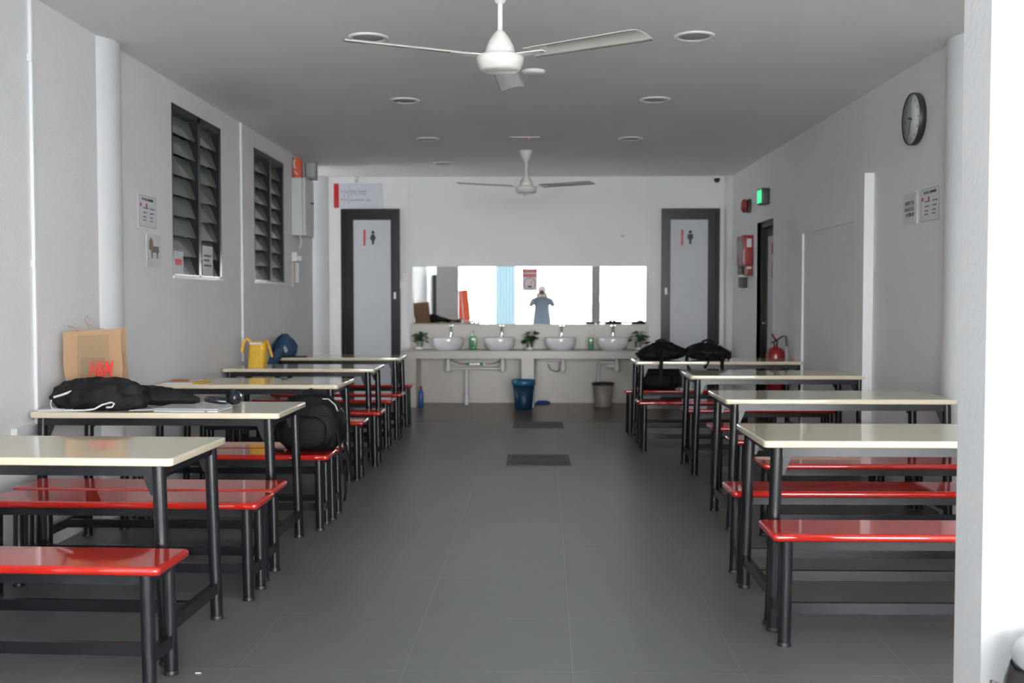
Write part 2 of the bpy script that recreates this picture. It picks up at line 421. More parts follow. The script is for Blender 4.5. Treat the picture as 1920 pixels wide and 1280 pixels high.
benches = [
 (-1, -1.203, 3.405, -2.6, 'glossy red bench nearest the camera on the left, before the bare cream table'),
 (-1, -1.165, 4.50, -1.6, 'glossy red bench on the far side of the nearest left table'),
 (-1, -1.178, 4.82, -1.6, 'glossy red bench on the near side of the left table with the paper bag'),
 (-1, -1.13, 5.90, -.3, 'glossy red bench under the front of the bulky black backpack'),
 (-1, -1.115, 6.19, -.3, 'red bench touching the back of the bulky backpack, before the loose-papers table'),
 (-1, -1.19, 7.55, 0, 'red bench on the far side of the left table with loose papers'),
 (-1, -1.155, 8.20, 0, 'red bench on the near side of the left table with the yellow basket bag'),
 (-1, -1.20, 9.17, 0, 'red bench on the far side of the left table with the yellow basket bag'),
 (-1, -1.185, 9.78, 0, 'red bench on the near side of the farthest left table'),
 (-1, -1.21, 10.81, 0, 'red bench on the far side of the farthest left table, nearest the toilet door'),
 (1, .898, 3.935, 0, 'glossy red bench nearest the camera on the right, before the first table'),
 (1, .915, 4.825, 0, 'glossy red bench on the far side of the nearest right table'),
 (1, 1.232, 5.63, 0, 'glossy red bench on the near side of the second right table'),
 (1, 1.245, 6.58, 0, 'red bench on the far side of the second right table'),
 (1, 1.235, 7.27, 0, 'red bench on the near side of the third right table'),
 (1, 1.215, 8.445, 0, 'red bench on the far side of the third right table'),
 (1, .915, 9.08, 0, 'red bench on the near side of the right table with the two black bags'),
 (1, .90, 10.22, 0, 'farthest red bench on the right, with a black backpack on its aisle end'),
]
bp0 = None
for side, xe, yf, rot, lab in benches:
    if bp0 is None: o = bp0 = furniture('b', BL, BD, .43, .030, M_red, .013, .006, (.062, .048), .0235)
    else: o = dup(bp0)
    place(o, xe, yf, rot, side, BL, BD); tag(o, lab, 'bench', 'red benches at the cream tables')

# ------------------------------------------------------------------ back doors
def toilet_door(n, x0, x1, px0, px1, lockx, lockz, female):
    b = MB()
    y0 = YB - .05; zt_ = 2.428
    b.box(x0, x0 + .045, y0, YB, 0, zt_); b.box(x1 - .045, x1, y0, YB, 0, zt_); b.box(x0 + .045, x1 - .045, y0, YB, zt_ - .045, zt_)
    d = tag(b.obj('door_%d' % n, M_dframe), kind='structure')
    b = MB(); y1 = YB - .035
    b.box(x0 + .047, px0, y1, YB - .003, .01, zt_ - .047); b.box(px1, x1 - .047, y1, YB - .003, .01, zt_ - .047); b.box(px0, px1, y1, YB - .003, 2.29, zt_ - .047); b.box(px0, px1, y1, YB - .003, .01, .14)
    lf = b.obj('door_leaf', M_dframe, d)
    b = MB(); b.box(px0, px1, y1 + .008, YB - .004, .14, 2.29); b.obj('door_panel', M_dpanel, lf)
    b = MB(); b.slab(lockx - .014, lockx + .014, -.006, 0, 0, .085, .004, .001); o = b.obj('door_lock', M_white, lf, loc=(0, y1, lockz - .04))
    cx = (px0 + px1) / 2 + (-.02)
    b = MB(); b.slab(-.013, .013, -.1, .1, 0, .003, .006, .001); o = b.obj('red_bar', M_signred, lf, loc=(px0 + .14 if female else px0 + .145, y1 + .006, 2.07), rot=(R(90), 0, 0))
    X = px0 + .245; Z = 2.07; Y = y1 + .007; b = MB()
    b.lathe([(.0, -.003), (.019, -.003), (.019, .001), (.0, .001)], (X, Y, Z + .068), 16, 'Y')
    if female: pts = [(-.012, .045), (.012, .045), (.036, 0), (.022, -.032), (-.022, -.032), (-.036, 0)]
    else: pts = [(-.034, .042), (.034, .042), (.036, -.02), (.024, -.02), (.022, .02), (.020, -.032), (-.020, -.032), (-.022, .02), (-.024, -.02), (-.036, -.02)]
    b.prism([(X + p, Y - .003, Z + q) for p, q in pts], (0, .004, 0))
    b.box(X - .015, X - .001, Y - .003, Y + .001, Z - .085, Z - .03); b.box(X + .001, X + .015, Y - .003, Y + .001, Z - .085, Z - .03)
    b.obj('pictogram', M_ink, lf)
toilet_door(1, -2.372, -1.636, -2.219, -1.75, -1.70, 1.345, True)
toilet_door(2, 1.627, 2.349, 1.74, 2.204, 1.685, 1.40, False)
# side door in the right wall
b = MB()
b.box(XR + .03, XR + .13, dy0, dy0 + .05, 0, dzt); b.box(XR + .03, XR + .13, dy1 - .06, dy1, 0, dzt); b.box(XR + .03, XR + .13, dy0 + .05, dy1 - .06, dzt - .06, dzt)
d = tag(b.obj('door_3', M_dframe), kind='structure')
b = MB(); b.box(XR + .09, XR + .13, dy0 + .05, dy1 - .06, .01, dzt - .06); lf = b.obj('door_leaf', M_dframe, d)
b = MB(); b.box(XR + .082, XR + .092, dy0 + .06, dy1 - .17, .12, dzt - .16); b.obj('door_panel', M_dpanel, lf)
b = MB(); b.tube([(XR + .09, dy1 - .115, 1.04), (XR + .03, dy1 - .115, 1.04), (XR + .03, dy1 - .20, 1.04)], .009, 10); b.lathe([(.026, 0), (.026, .012)], (XR + .08, dy1 - .115, 1.04), 20, 'X'); b.obj('door_handle', M_chrome, lf)
b = MB(); b.box(XR + .080, XR + .082, dy0 + .16, dy0 + .42, 1.78, 1.90); b.obj('red_heading', M_redink, lf)
b = MB(); b.rings([[(XR + .080 + dx, dy0 + .29 + rr * math.cos(a), 1.62 + rr * math.sin(a)) for a in [2 * math.pi * j / 32 for j in range(32)]] for rr, dx in ((.125, 0), (.105, 0), (.105, .003), (.125, .003))], closed=True, smooth=False)
b.obj('prohibition_ring', M_redink, lf)
b = MB(); b.box(XR + .080, XR + .082, dy0 + .28, dy0 + .30, 1.56, 1.68); b.obj('figure', M_ink, lf)
b = MB(); b.box(XR - .006, XR + .03, dy1, dy1 + .02, 0, dzt + .02); struct(b, 'trim_2', M_white)

# ------------------------------------------------------------------ back wall furniture
t = thing('direction_sign', 'white acrylic direction sign with a red end bar above the left toilet door', 'sign', (-2.16, YB, 2.594))
b = MB(); b.slab(-.245, .304, -.153, .153, 0, .004, .004, .001); b.obj('panel', M_signwhite, t, loc=(0, -.006, 0), rot=(R(90), 0, 0))
b = MB(); b.slab(-.304, -.240, -.153, .153, 0, .008, .014, .001); b.obj('red_bar', M_signred, t, loc=(0, -.004, 0), rot=(R(90), 0, 0))
def lettering(body, size, m, x, z, al='LEFT', **k):
    o = text(body, size, m, t, faceY(x, -.0118, z), align=al, **k); return o
lettering('Main Rooms', .042, M_greyink, -.10, .055); lettering('(L1.02 - L1.06)', .034, M_greyink, -.10, .022); lettering('Gentlemen side', .040, M_greyink, -.10, -.052)
b = MB()
for x in (-.172, -.118): b.box(x - .002, x + .002, -.0112, -.0106, -.10, .10)
b.obj('divider_lines', M_greyink, t)
b = MB()
for z in (.052, -.05): b.prism([(-.222, -.0112, z), (-.203, -.0112, z + .013), (-.203, -.0112, z + .004), (-.19, -.0112, z + .004), (-.19, -.0112, z - .004), (-.203, -.0112, z - .004), (-.203, -.0112, z - .013)], (0, .0006, 0))
b.obj('red_arrows', M_redink, t)
b = MB(); b.prism([(-.16, -.0112, .062), (-.15, -.0112, .05), (-.128, -.0112, .045), (-.128, -.0112, .038), (-.155, -.0112, .043)], (0, .0006, 0))
b.box(-.152, -.14, -.0112, -.0106, -.062, -.045); b.obj('pictograms', M_ink, t)
b = MB()
for p, q in ((.285, .135), (.285, -.135)): b.lathe([(.0, -.015), (.007, -.015), (.008, -.004), (.0, -.004)], (p, 0, q), 14, 'Y')
b.obj('screw_caps', M_steel, t)

def dome(x, label, dark):
    t = thing('security_camera', label, 'camera', (x, YB - .02, 2.795), group='dome cameras on the back wall')
    b = MB(); b.lathe([(.0, .034), (.044, .034), (.048, .020), (.044, .005)], (0, 0, 0), 24, 'Z'); b.obj('housing', M_white, t)
    b = MB(); b.lump((0, -.012, -.012), (.036, .036, .036), 2, 0, 1, n=20, m=12); b.obj('lens_ball', M_dark if dark else M_white, t)
dome(-2.205, 'small white dome camera above the direction sign', False); dome(2.31, 'small dome camera with a dark ball at the top right corner of the back wall', True)

def thin_conduit(x, z0, label):
    t = thing('wall_conduit', label, 'conduit', (x, YB, z0))
    b = MB(); b.box(-.007, .007, -.010, 0, 0, ZC - z0); b.obj('channel', M_pvc, t); return t
thin_conduit(-1.534, 1.60, 'thin vertical conduit on the back wall between left toilet door and mirror')
thin_conduit(1.446, 1.66, 'thin vertical conduit on the back wall between mirror and right toilet door')
t = thing('switch_box', 'white switch box beside the left toilet door with a wide channel below', 'switch', (-1.575, YB, 1.5))
b = MB(); b.slab(-.045, .045, -.04, .04, 0, .035, .008, .004); b.obj('back_box', M_white, t, rot=(R(90), 0, 0), loc=(.02, 0, .085))
b = MB(); b.slab(-.045, .045, -.045, .045, 0, .04, .008, .004); b.obj('switch_plate', M_white, t, rot=(R(90), 0, 0), loc=(-.02, 0, -.02))
b = MB(); b.box(-.055, .035, -.03, 0, -.79, -.068); b.obj('channel', M_pvc, t)
t = thing('switch_box', 'white switch plate beside the right toilet door', 'switch', (1.515, YB, 1.60))
b = MB(); b.slab(-.045, .045, -.045, .045, 0, .02, .008, .004); b.obj('switch_plate', M_white, t, rot=(R(90), 0, 0))
b = MB(); b.slab(-.012, .012, -.02, .02, 0, .006, .003, .001); b.obj('rocker', M_ceramic, t, rot=(R(90), 0, 0), loc=(-.005, -.02, 0))

# mirror
t = thing('wall_mirror', 'long frameless mirror above the wash basins, reflecting the bright entrance', 'mirror', (-.02, YB - .034, 1.35), R(-.6))
t.rotation_euler = (R(.38), 0, R(-.6))
for x0, x1 in ((-1.451, .352), (.356, 1.451)):
    b = MB(); b.box(x0, x1, -.005, 0, -.357, .357); b.obj('mirror_pane', M_mirror, t)
b = MB(); b.box(-1.451, 1.451, .0002, .012, -.35, .35); b.obj('backing_board', M_greybit, t)
b = MB(); b.box(-1.462, -1.4515, -.012, .004, -.357, .357); b.obj('edge_strip', M_chrome, t)
# poster on mirror
t = thing('mirror_poster', 'small red and white prohibition poster stuck on the mirror', 'poster', (-.012, YB - .046, 1.545))
b = MB(); b.box(-.095, .095, 0, .0015, -.137, .137); b.obj('sheet', M_paper, t)
b = MB(); b.box(-.09, .09, -.001, 0, .09, .132); b.box(-.09, .09, -.001, 0, .035, .072); b.obj('red_bands', M_redink, t)
text('NOTICE', .034, M_paper, t, faceY(0, -.0018, .111), ext=.0004); text('DO NOT WASTE', .022, M_paper, t, faceY(0, -.0018, .054), ext=.0004)
b = MB(); b.rings([[(rr * math.cos(a), dyy, -.05 + rr * math.sin(a)) for a in [2 * math.pi * j / 32 for j in range(32)]] for rr, dyy in ((.075, 0), (.066, 0), (.066, -.001), (.075, -.001))], closed=True, smooth=False)
b.obj('ring', M_redink, t)
b = MB(); b.prism([(-.03, -.001, -.075), (-.02, -.001, -.10), (.02, -.001, -.10), (.03, -.001, -.075)], (0, .001, 0)); b.obj('bowl_print', M_ink, t)
b = MB(); b.prism([(.0, -.001, -.065), (.02, -.001, -.02), (.038, -.001, -.005), (.022, -.001, -.05)], (0, .001, 0)); b.obj('hand_print', M_orange, t)
# hook
b = MB(); b.lathe([(.0, 0), (.018, 0), (.014, -.012), (.0, -.014)], (0, 0, 0), 20, 'Y'); b.tube([(-.012, -.01, .0), (-.012, -.03, -.01), (.0, -.035, -.022), (.014, -.03, -.012), (.016, -.03, 0)], .005, 8)
o = b.obj('wall_hook', M_chrome, loc=(1.145, YB, 2.10)); tag(o, 'tiny chrome hook on the back wall above the mirror', 'hook')

# ------------------------------------------------------------------ washing counter
YC = 12.77
t = thing('wash_counter', 'beige tiled washing counter on three piers along the back wall', 'counter', (-.02, 13.07, 0))
b = MB(); b.box(-1.536, 1.50, YC - 13.07, .295, .59, .672); b.obj('counter_slab', M_btile, t)
b = MB(); b.box(-1.545, 1.505, YC - 13.08, .297, .672, .682); b.obj('worktop', mat('worktop_stone', (.40, .385, .36), .3, var=.08, vscale=14), t)
for x0, x1 in ((-1.536, -1.357), (-.088, .059), (1.36, 1.50)):
    b = MB(); b.box(x0, x1, YC - 13.065, .295, 0, .59); b.obj('pier', M_btile, t)
basins = [(-1.012, 'wash basin right of the darkest plant, first from the left'), (-.379, 'wash basin right of the wide green soap bottle'),
          (.367, 'wash basin right of the middle potted plant'), (1.005, 'wash basin between the slim soap bottle and the last plant')]
bz = .682
def mk_basin():
    t = bpy.data.objects.new('wash_basin', None); COL.objects.link(t)
    b = MB(); b.lathe([(.0, 0), (.138, 0), (.142, .008), (.160, .022), (.180, .050), (.190, .09), (.193, .14), (.190, .150), (.183, .146), (.180, .11), (.165, .06), (.11, .035), (.0, .028)], (0, 0, 0), 48); b.obj('bowl', M_ceramic, t)
    b = MB(); b.lathe([(.0, .0285), (.02, .0285), (.022, .032), (.0, .033)], (0, 0, 0), 20); b.obj('drain', M_chrome, t)
    return t
def mk_tap():
    t = bpy.data.objects.new('basin_tap', None); COL.objects.link(t)
    b = MB(); b.lathe([(.024, 0), (.024, .006), (.016, .010), (.016, .27), (.018, .275), (.018, .285)], (0, 0, 0), 24); b.obj('column', M_chrome, t)
    b = MB(); b.tube([(0, 0, .245), (0, -.06, .25), (0, -.12, .238), (0, -.125, .225)], .011, 12); b.obj('spout', M_chrome, t)
    b = MB(); b.lathe([(.018, .285), (.019, .305), (.0, .31)], (0, 0, 0), 24); b.slab(-.010, .010, -.005, .055, .300, .309, .004, .002); b.box(-.028, .028, -.006, .006, .289, .297); b.obj('lever', M_chrome, t)
    return t
def mk_trap():
    t = bpy.data.objects.new('bottle_trap', None); COL.objects.link(t)
    b = MB(); b.lathe([(.020, .0), (.021, -.04), (.030, -.09), (.034, -.13), (.033, -.165), (.026, -.178), (.0, -.18)], (0, 0, 0), 24); b.obj('trap_body', M_pvc, t)
    return t
ba = tp = tr = None
names = ['first', 'second', 'third', 'fourth']
for i, (x, lab) in enumerate(basins):
    ba_ = mk_basin() if ba is None else dup(ba); ba = ba or ba_; ba_.location = (x, 13.05, bz); tag(ba_, 'round white ' + lab, 'basin', 'white vessel basins on the counter')
    t_ = mk_tap() if tp is None else dup(tp); tp = tp or t_; t_.location = (x + .02, 13.285, bz); tag(t_, 'tall chrome tap behind the %s wash basin from the left' % names[i], 'tap', 'chrome taps behind the basins')
    r_ = mk_trap() if tr is None else dup(tr); tr = tr or r_; r_.location = (x + (.0, .035, .03, .05)[i], 13.07, .5895); tag(r_, 'white bottle trap under the %s wash basin from the left' % names[i], 'pipe', 'bottle traps under the counter')
# soap
def soap(x, w, h, label):
    t = thing('soap_dispenser', label, 'soap dispenser', (x, 13.05, bz), group='green soap bottles on the counter')
    b = MB(); b.slab(-w, w, -w * .62, w * .62, 0, h, .015, .012, 6, 4); b.obj('bottle', M_green, t)
    b = MB(); b.slab(-w * .55, w * .6, -w * .64, -w * .62, h * .25, h * .75, .001, .0005); b.obj('sticker', M_leaf2, t)
    b = MB(); b.lathe([(.014, h), (.016, h + .02), (.006, h + .024), (.006, h + .055), (.012, h + .058), (.012, h + .070)], (0, 0, 0), 18); b.tube([(0, 0, h + .064), (0, -.03, h + .066), (0, -.042, h + .055)], .005, 8); b.obj('pump', M_white, t)
soap(-.706, .046, .165, 'wide green soap pump bottle between the first and second basins'); soap(.738, .030, .15, 'slim green soap pump bottle between the third and fourth basins')
# plants
def plant(x, label, seed, m, spread, nl):
    rnd = random.Random(seed)
    t = thing('potted_plant', label, 'plant', (x, 13.04, bz), group='small potted plants on the counter')
    b = MB(); b.lathe([(.0, .0), (.038, 0), (.052, .012), (.054, .026), (.046, .030), (.0, .030)], (0, 0, 0), 28); b.obj('saucer', M_ceramic, t)
    b = MB(); b.lathe([(.036, .026), (.044, .10), (.046, .105), (.040, .105), (.038, .085), (.0, .085)], (0, 0, 0), 28); b.obj('pot', M_steel, t)
    b = MB(); st = MB()
    for i in range(nl):
        a = rnd.uniform(0, 2 * math.pi); rr = rnd.uniform(.03, spread); z = .12 + rnd.uniform(0, .12) - rr * .25
        c = Vector((rr * math.cos(a), rr * math.sin(a) * .75, z)); s = rnd.uniform(.028, .046)
        d = Vector((math.cos(a), math.sin(a), rnd.uniform(-.9, .25))).normalized(); side = d.cross(Vector((rnd.uniform(-.6, .6), rnd.uniform(-.6, .1), 1))).normalized(); nn = side.cross(d)
        prof = [(-.75, 0), (-.95, .35), (-.75, .72), (-.2, .86), (.4, .62), (.85, .25), (1.15, 0)]
        L_ = [c + d * (u * s) + side * (v * s) + nn * (-abs(v) * s * .25 - max(u, 0) ** 2 * s * .2) for u, v in prof]
        Rr = [c + d * (u * s) - side * (v * s) + nn * (-abs(v) * s * .25 - max(u, 0) ** 2 * s * .2) for u, v in prof]
        mid = [c + d * (u * s) - nn * (max(u, 0) ** 2 * s * .2) for u, v in prof]
        for A, B in ((L_, mid), (mid, Rr)):
            va = [b.bm.verts.new(p) for p in A]; vb = [b.bm.verts.new(p) for p in B]
            for k in range(len(va) - 1): b.face([va[k], va[k + 1], vb[k + 1], vb[k]], True)
        st.tube([Vector((0, 0, .085)), Vector((c.x * .4, c.y * .4, z * .7 + .05)), c - d * s * .7], .0022, 5)
    b.obj('foliage', m, t); st.obj('stems', m, t)
plant(-1.36, 'dark leafy potted plant at the left end of the counter', 3, M_leaf, .12, 24)
plant(-.01, 'potted plant in the middle of the counter, before the mirror poster', 8, M_leaf, .11, 26)
plant(1.315, 'potted plant at the right end of the counter, beside the black bag', 14, M_leaf2, .13, 30)
# pipes
yw = YB - .045
b = MB(); b.tube([(-1.0, 13.10, .45), (-.36, 13.10, .45)], .014, 12); b.tube([(-.79, 13.10, .45), (-.79, 13.10, .02)], .017, 12); b.lathe([(.024, 0), (.024, .10), (.017, .115)], (-.79, 13.10, .003), 16)
o = b.obj('drain_pipe', M_pvc); tag(o, 'white tee-shaped drain pipe under the two left basins', 'pipe')
b = MB(); b.tube([(.38, 13.10, .555), (.12, 13.10, .555), (.065, 13.12, .54), (.065, 13.2, .50), (.065, 13.3, .45), (.065, 13.3, .02)], .013, 12)
o = b.obj('drain_pipe', M_pvc); tag(o, 'grey-white drain pipe running down beside the middle pier', 'pipe')
b = MB(); b.tube([(1.05, 13.10, .52), (.86, 13.10, .53), (.835, 13.12, .49), (.83, 13.14, .03)], .017, 12); b.cyl((1.03, 13.1, .48), (.93, 13.1, .48), .024, 14)
o = b.obj('drain_pipe', M_pvc); tag(o, 'drain pipe dropping behind the taupe bin from the fourth basin', 'pipe')
def hose(pts, label):
    b = MB(); b.tube(pts, .005, 8); o = b.obj('supply_hose', M_steel); tag(o, label, 'hose', 'flexible supply hoses under the counter')
hose([(-.99, 13.2, .58), (-.97, 13.22, .54), (-.88, 13.28, .50), (-.80, 13.31, .49)], 'thin steel hose right of the first bottle trap')
hose([(-.36, 13.2, .58), (-.38, 13.22, .54), (-.46, 13.28, .50), (-.55, 13.31, .49)], 'thin steel hose left of the second bottle trap')
hose([(.38, 13.2, .44), (.32, 13.24, .40), (.24, 13.28, .43), (.22, 13.31, .49)], 'looped steel hose below the third basin')
t = thing('valve_set', 'pair of green-banded shut-off valves on the wall under the left basins', 'valve', (-.70, YB - .01, .49))
b = MB(); b.tube([(-.13, -.03, 0), (.13, -.03, 0)], .010, 10); b.cyl((-.02, 0, 0), (-.02, -.03, 0), .012, 12); b.obj('valve_body', M_chrome, t)
for x in (-.085, .085):
    b = MB(); b.tube([(x - .018, -.03, 0), (x + .018, -.03, 0)], .018, 14); b.obj('green_collar', mat('green_collar', (.05, .35, .15), .4) if x < 0 else MATS['green_collar'], t)
# bins
t = thing('waste_bin', 'translucent blue waste bin on the floor before the middle pier', 'bin', (-.083, 12.60, 0))
b = MB(); b.lathe([(.0, 0), (.100, 0), (.104, .006), (.128, .30), (.124, .30), (.098, .012), (.0, .012)], (0, 0, 0), 40); b.obj('bucket', M_bluebin, t)
b = MB(); b.lathe([(.128, .285), (.140, .290), (.143, .345), (.136, .350), (.130, .345), (.127, .30)], (0, 0, 0), 40); b.obj('rim', M_bluerim, t)
b = MB(); b.lump((0, 0, .10), (.085, .085, .085), 2.2, .25, 3, 5); b.obj('liner_bag', mat('blue_liner', (.015, .12, .2), .35), t)
t = thing('waste_bin', 'taupe waste bin with a black rim under the fourth basin', 'bin', (.878, 12.93, 0))
b = MB(); b.lathe([(.0, 0), (.098, 0), (.102, .006), (.124, .27), (.120, .27), (.097, .012), (.0, .012)], (0, 0, 0), 40); b.obj('bucket', M_taupe, t)
b = MB(); b.lathe([(.124, .262), (.133, .266), (.134, .285), (.128, .29), (.118, .285), (.119, .262)], (0, 0, 0), 40); b.obj('rim', M_dark, t)
b = MB(); b.lathe([(.0, 0), (.026, 0), (.03, .01), (.03, .17), (.024, .19), (.012, .215), (.012, .225), (.0, .225)], (0, 0, 0), 20)
t = thing('cleaner_bottle', 'blue cleaner bottle with a red cap inside the left pier', 'bottle', (-1.325, 12.83, 0)); b.obj('bottle', M_blue, t)
b = MB(); b.lathe([(.015, .22), (.016, .25), (.0, .252)], (0, 0, 0), 16); b.obj('bottle_cap', M_signred, t)
b = MB(); b.lump((0, 0, .012), (.075, .05, .022), 2.2, .35, 4, 9, base=-.010, ridged=True, n=28, m=14); o = b.obj('floor_cloth', mat('blue_cloth', (.02, .05, .30), .8), loc=(.155, 13.27, 0)); tag(o, 'crumpled blue cloth on the floor beside the middle pier', 'cloth')

# ------------------------------------------------------------------ floor covers
def cover(x0, x1, y0, y1, label):
    t = thing('drain_cover', label, 'drain cover', ((x0 + x1) / 2, (y0 + y1) / 2, 0), group='drain covers in the aisle')
    w, d = (x1 - x0) / 2, (y1 - y0) / 2
    b = MB()
    for s in (-1, 1): b.box(min(s * w, s * (w - .022)), max(s * w, s * (w - .022)), -d, d, 0, .006); b.box(-w + .022, w - .022, min(s * d, s * (d - .022)), max(s * d, s * (d - .022)), 0, .006)
    b.obj('rim', M_coverrim, t)
    b = MB(); b.box(-w + .026, w - .026, -d + .026, d - .026, 0, .004); b.obj('plate', M_cover, t)
    b = MB(); b.box(-w + .03, -w + .06, -d + .03, -d + .06, .004, .006); b.box(w - .06, w - .03, d - .06, d - .03, .004, .006); b.obj('lift_sockets', M_coverrim, t)
cover(-.19, .316, 8.29, 8.87, 'square cast drain cover in the middle of the aisle, nearer the camera')
cover(-.178, .335, 10.70, 11.255, 'square cast drain cover beside the wood floor strip')

b = MB(); b.tube([(-.010, 0, .002), (0, .004, .002), (.010, 0, .0025)], .0018, 6); o = b.obj('paper_scrap', M_paper, loc=(-1.155, 3.64, 0)); tag(o, 'tiny curled white scrap on the floor by the nearest left table leg', 'scrap')
# ------------------------------------------------------------------ ceiling
def downlight():
    t = bpy.data.objects.new('downlight', None); COL.objects.link(t)
    b = MB(); b.lathe([(.118, 0), (.116, -.008), (.100, -.012), (.090, -.004), (.088, 0)], (0, 0, 0), 40, cap=False); b.obj('trim_ring', M_white, t)
    b = MB(); b.lathe([(.0, -.003), (.092, -.003), (.092, 0), (.0, 0)], (0, 0, 0), 40); b.obj('diffuser', M_diff, t)
    return t
dl = None
for x, y, lab in ((-.95, 6.28, 'unlit round ceiling light, left of the near fan'), (.95, 6.28, 'unlit round ceiling light, right of the near fan'),
                  (-.97, 8.25, 'unlit round ceiling light in the second left place, above the left tables'), (.95, 8.25, 'unlit round ceiling light in the second right place'),
                  (-.98, 10.23, 'unlit round ceiling light left of the far fan\'s mount, third in its line'), (.95, 10.23, 'unlit round ceiling light right of the far fan\'s mount, third in its line'),
                  (-.98, 12.05, 'unlit round ceiling light nearest the back wall')):
    o = downlight() if dl is None else dup(dl); dl = dl or o; o.location = (x, y, ZC); tag(o, lab, 'ceiling light', 'round downlights in the ceiling')
b = MB(); b.lathe([(.078, 0), (.078, -.010), (.068, -.022), (.0, -.024)], (0, 0, 0), 32)
o = b.obj('smoke_detector', M_white, loc=(.02, 7.215, ZC)); tag(o, 'round white smoke detector on the ceiling behind the near fan', 'detector')
t = thing('ceiling_panel', 'thin square ceiling plate with a red indicator light', 'panel', (-.06, 10.23, ZC))
b = MB(); b.slab(-.145, .145, -.12, .12, -.006, 0, .01, .002); b.obj('plate', M_ceil, t)
b = MB(); b.lathe([(.0, -.012), (.010, -.011), (.012, -.006), (.0, -.006)], (.045, -.08, 0), 14); b.obj('indicator', M_redled, t)

def fan(x, y, ang, label):
    t = thing('ceiling_fan', label, 'fan', (x, y, ZC), group='three-bladed ceiling fans')
    b = MB(); b.lathe([(.066, 0), (.066, -.012), (.060, -.035), (.045, -.070), (.022, -.118), (.013, -.122)], (0, 0, 0), 32); b.obj('canopy', M_ivory, t)
    b = MB(); b.cyl((0, 0, -.11), (0, 0, -.27), .0125, 18); b.obj('rod', M_ivory, t)
    b = MB(); b.lathe([(.014, -.245), (.030, -.262), (.050, -.29), (.066, -.325), (.073, -.362), (.0, -.364)], (0, 0, 0), 40); b.obj('motor_cone', M_ivory, t)
    b = MB(); b.lathe([(.074, -.362), (.106, -.366), (.115, -.376), (.112, -.400), (.098, -.432), (.080, -.440), (.0, -.442)], (0, 0, 0), 48); b.obj('motor_housing', M_ivory, t)
    for k in range(3):
        a = ang + 120 * k
        M = Matrix.Rotation(R(a), 4, 'Z')
        b = MB()
        P = Matrix.Translation((0, 0, -.372)) @ Matrix.Rotation(R(-11), 4, 'X')
        rs = []
        n = 14
        for i in range(n + 1):
            u = i / n; xx = .17 + .60 * u; w = .058 + .012 * u
            if i == n: w *= .93
            cam = .010
            sec = []
            for q in range(9):
                v = -1 + q / 4; sec.append(M @ P @ Vector((xx + (.015 * v if i == n else 0), v * w, cam * (1 - v * v))))
            for q in range(9):
                v = 1 - q / 4; sec.append(M @ P @ Vector((xx + (.015 * v if i == n else 0), v * w, cam * (1 - v * v) - .0025)))
            rs.append(sec)
        b.rings(rs); bl = b.obj('blade', M_blade, t)
        b = MB()
        b.prism([(.10, -.030, -.377), (.13, -.034, -.377), (.25, -.018, -.376), (.25, .018, -.378), (.13, .034, -.377), (.10, .030, -.377)], (0, 0, .005), M)
        b.obj('blade_arm', M_ivory, bl)
fan(-.147, 5.15, 90 - 3.5, 'white ceiling fan nearest the camera'); fan(-.047, 11.05, 90 - 3, 'white ceiling fan hanging before the back wall')

# ------------------------------------------------------------------ left wall electrics
t = thing('distribution_box', 'pale grey metal box mounted high on the left wall after the second window', 'box', (XL, 11.25, 1.974))
b = MB(); b.slab(0, .112, 0, .42, 0, .606, .006, .003); b.obj('cabinet', M_grey, t)
b = MB(); b.slab(.115, .148, -.002, .422, -.003, .609, .006, .003); b.obj('box_door', M_grey, t)
b = MB(); b.tube([(.148, .27, .36), (.158, .27, .36)], .010, 12); b.slab(.158, .175, .262, .30, .35, .37, .004, .003); b.obj('lock_handle', M_dark, t)
b = MB(); b.tube([(.075, .05, 0), (.09, .05, -.05), (.085, .05, -.09), (.07, .05, -.13)], .009, 8); b.obj('flex_cable', M_white, t)
t = thing('packing_box', 'small orange and white box on top of the grey wall cabinet', 'box', (XL + .012, 11.28, 2.585))
b = MB(); b.slab(0, .080, 0, .10, 0, .205, .003, .002); b.obj('carton', mat('orange_print', (.55, .075, .02), .5), t)
b = MB(); b.prism([(.002, -.0015, .18), (.03, -.0015, .20), (.018, -.0015, .15), (.022, -.0015, .11), (.04, -.0015, .09), (.012, -.0015, .10), (.0, -.0015, .14)], (0, .0015, 0)); b.prism([(.006, -.0015, .085), (.05, -.0015, .04), (.05, -.0015, .025), (.02, -.0015, .05)], (0, .0015, 0)); b.obj('white_swirls', M_paper, t)
t = thing('emergency_light', 'grey twin-sided lamp case behind the orange box on the wall cabinet', 'lamp', (XL + .10, 11.47, 2.572))
b = MB(); b.slab(0, .115, 0, .10, .013, .20, .008, .004); b.obj('lamp_case', mat('lamp_grey', (.20, .20, .19), .5), t)
b = MB(); b.slab(.008, .10, -.004, 0, .04, .185, .001, .0008); b.obj('lens', M_greybit, t)
b = MB(); b.box(-.004, .004, .0, .1, .013, .19); b.obj('side_strip', M_dark, t)
t = thing('socket_box', 'white wall socket with a plug under the grey wall cabinet', 'socket', (XL, 11.24, 1.70))
b = MB(); b.slab(0, .055, 0, .09, 0, .10, .008, .005); b.obj('socket', M_white, t)
b = MB(); b.slab(.055, .10, .02, .07, .005, .06, .008, .006); b.obj('plug', M_paper, t)
b = MB(); b.slab(0, .038, -.06, -.02, -.27, -.02, .004, .002); b.obj('beige_cover', mat('beige_plastic', (.46, .43, .38), .5), t)
b = MB(); b.slab(.03, .075, 0, .05, -.225, -.015, .004, .002); b.obj('tag_card', M_grey, t)
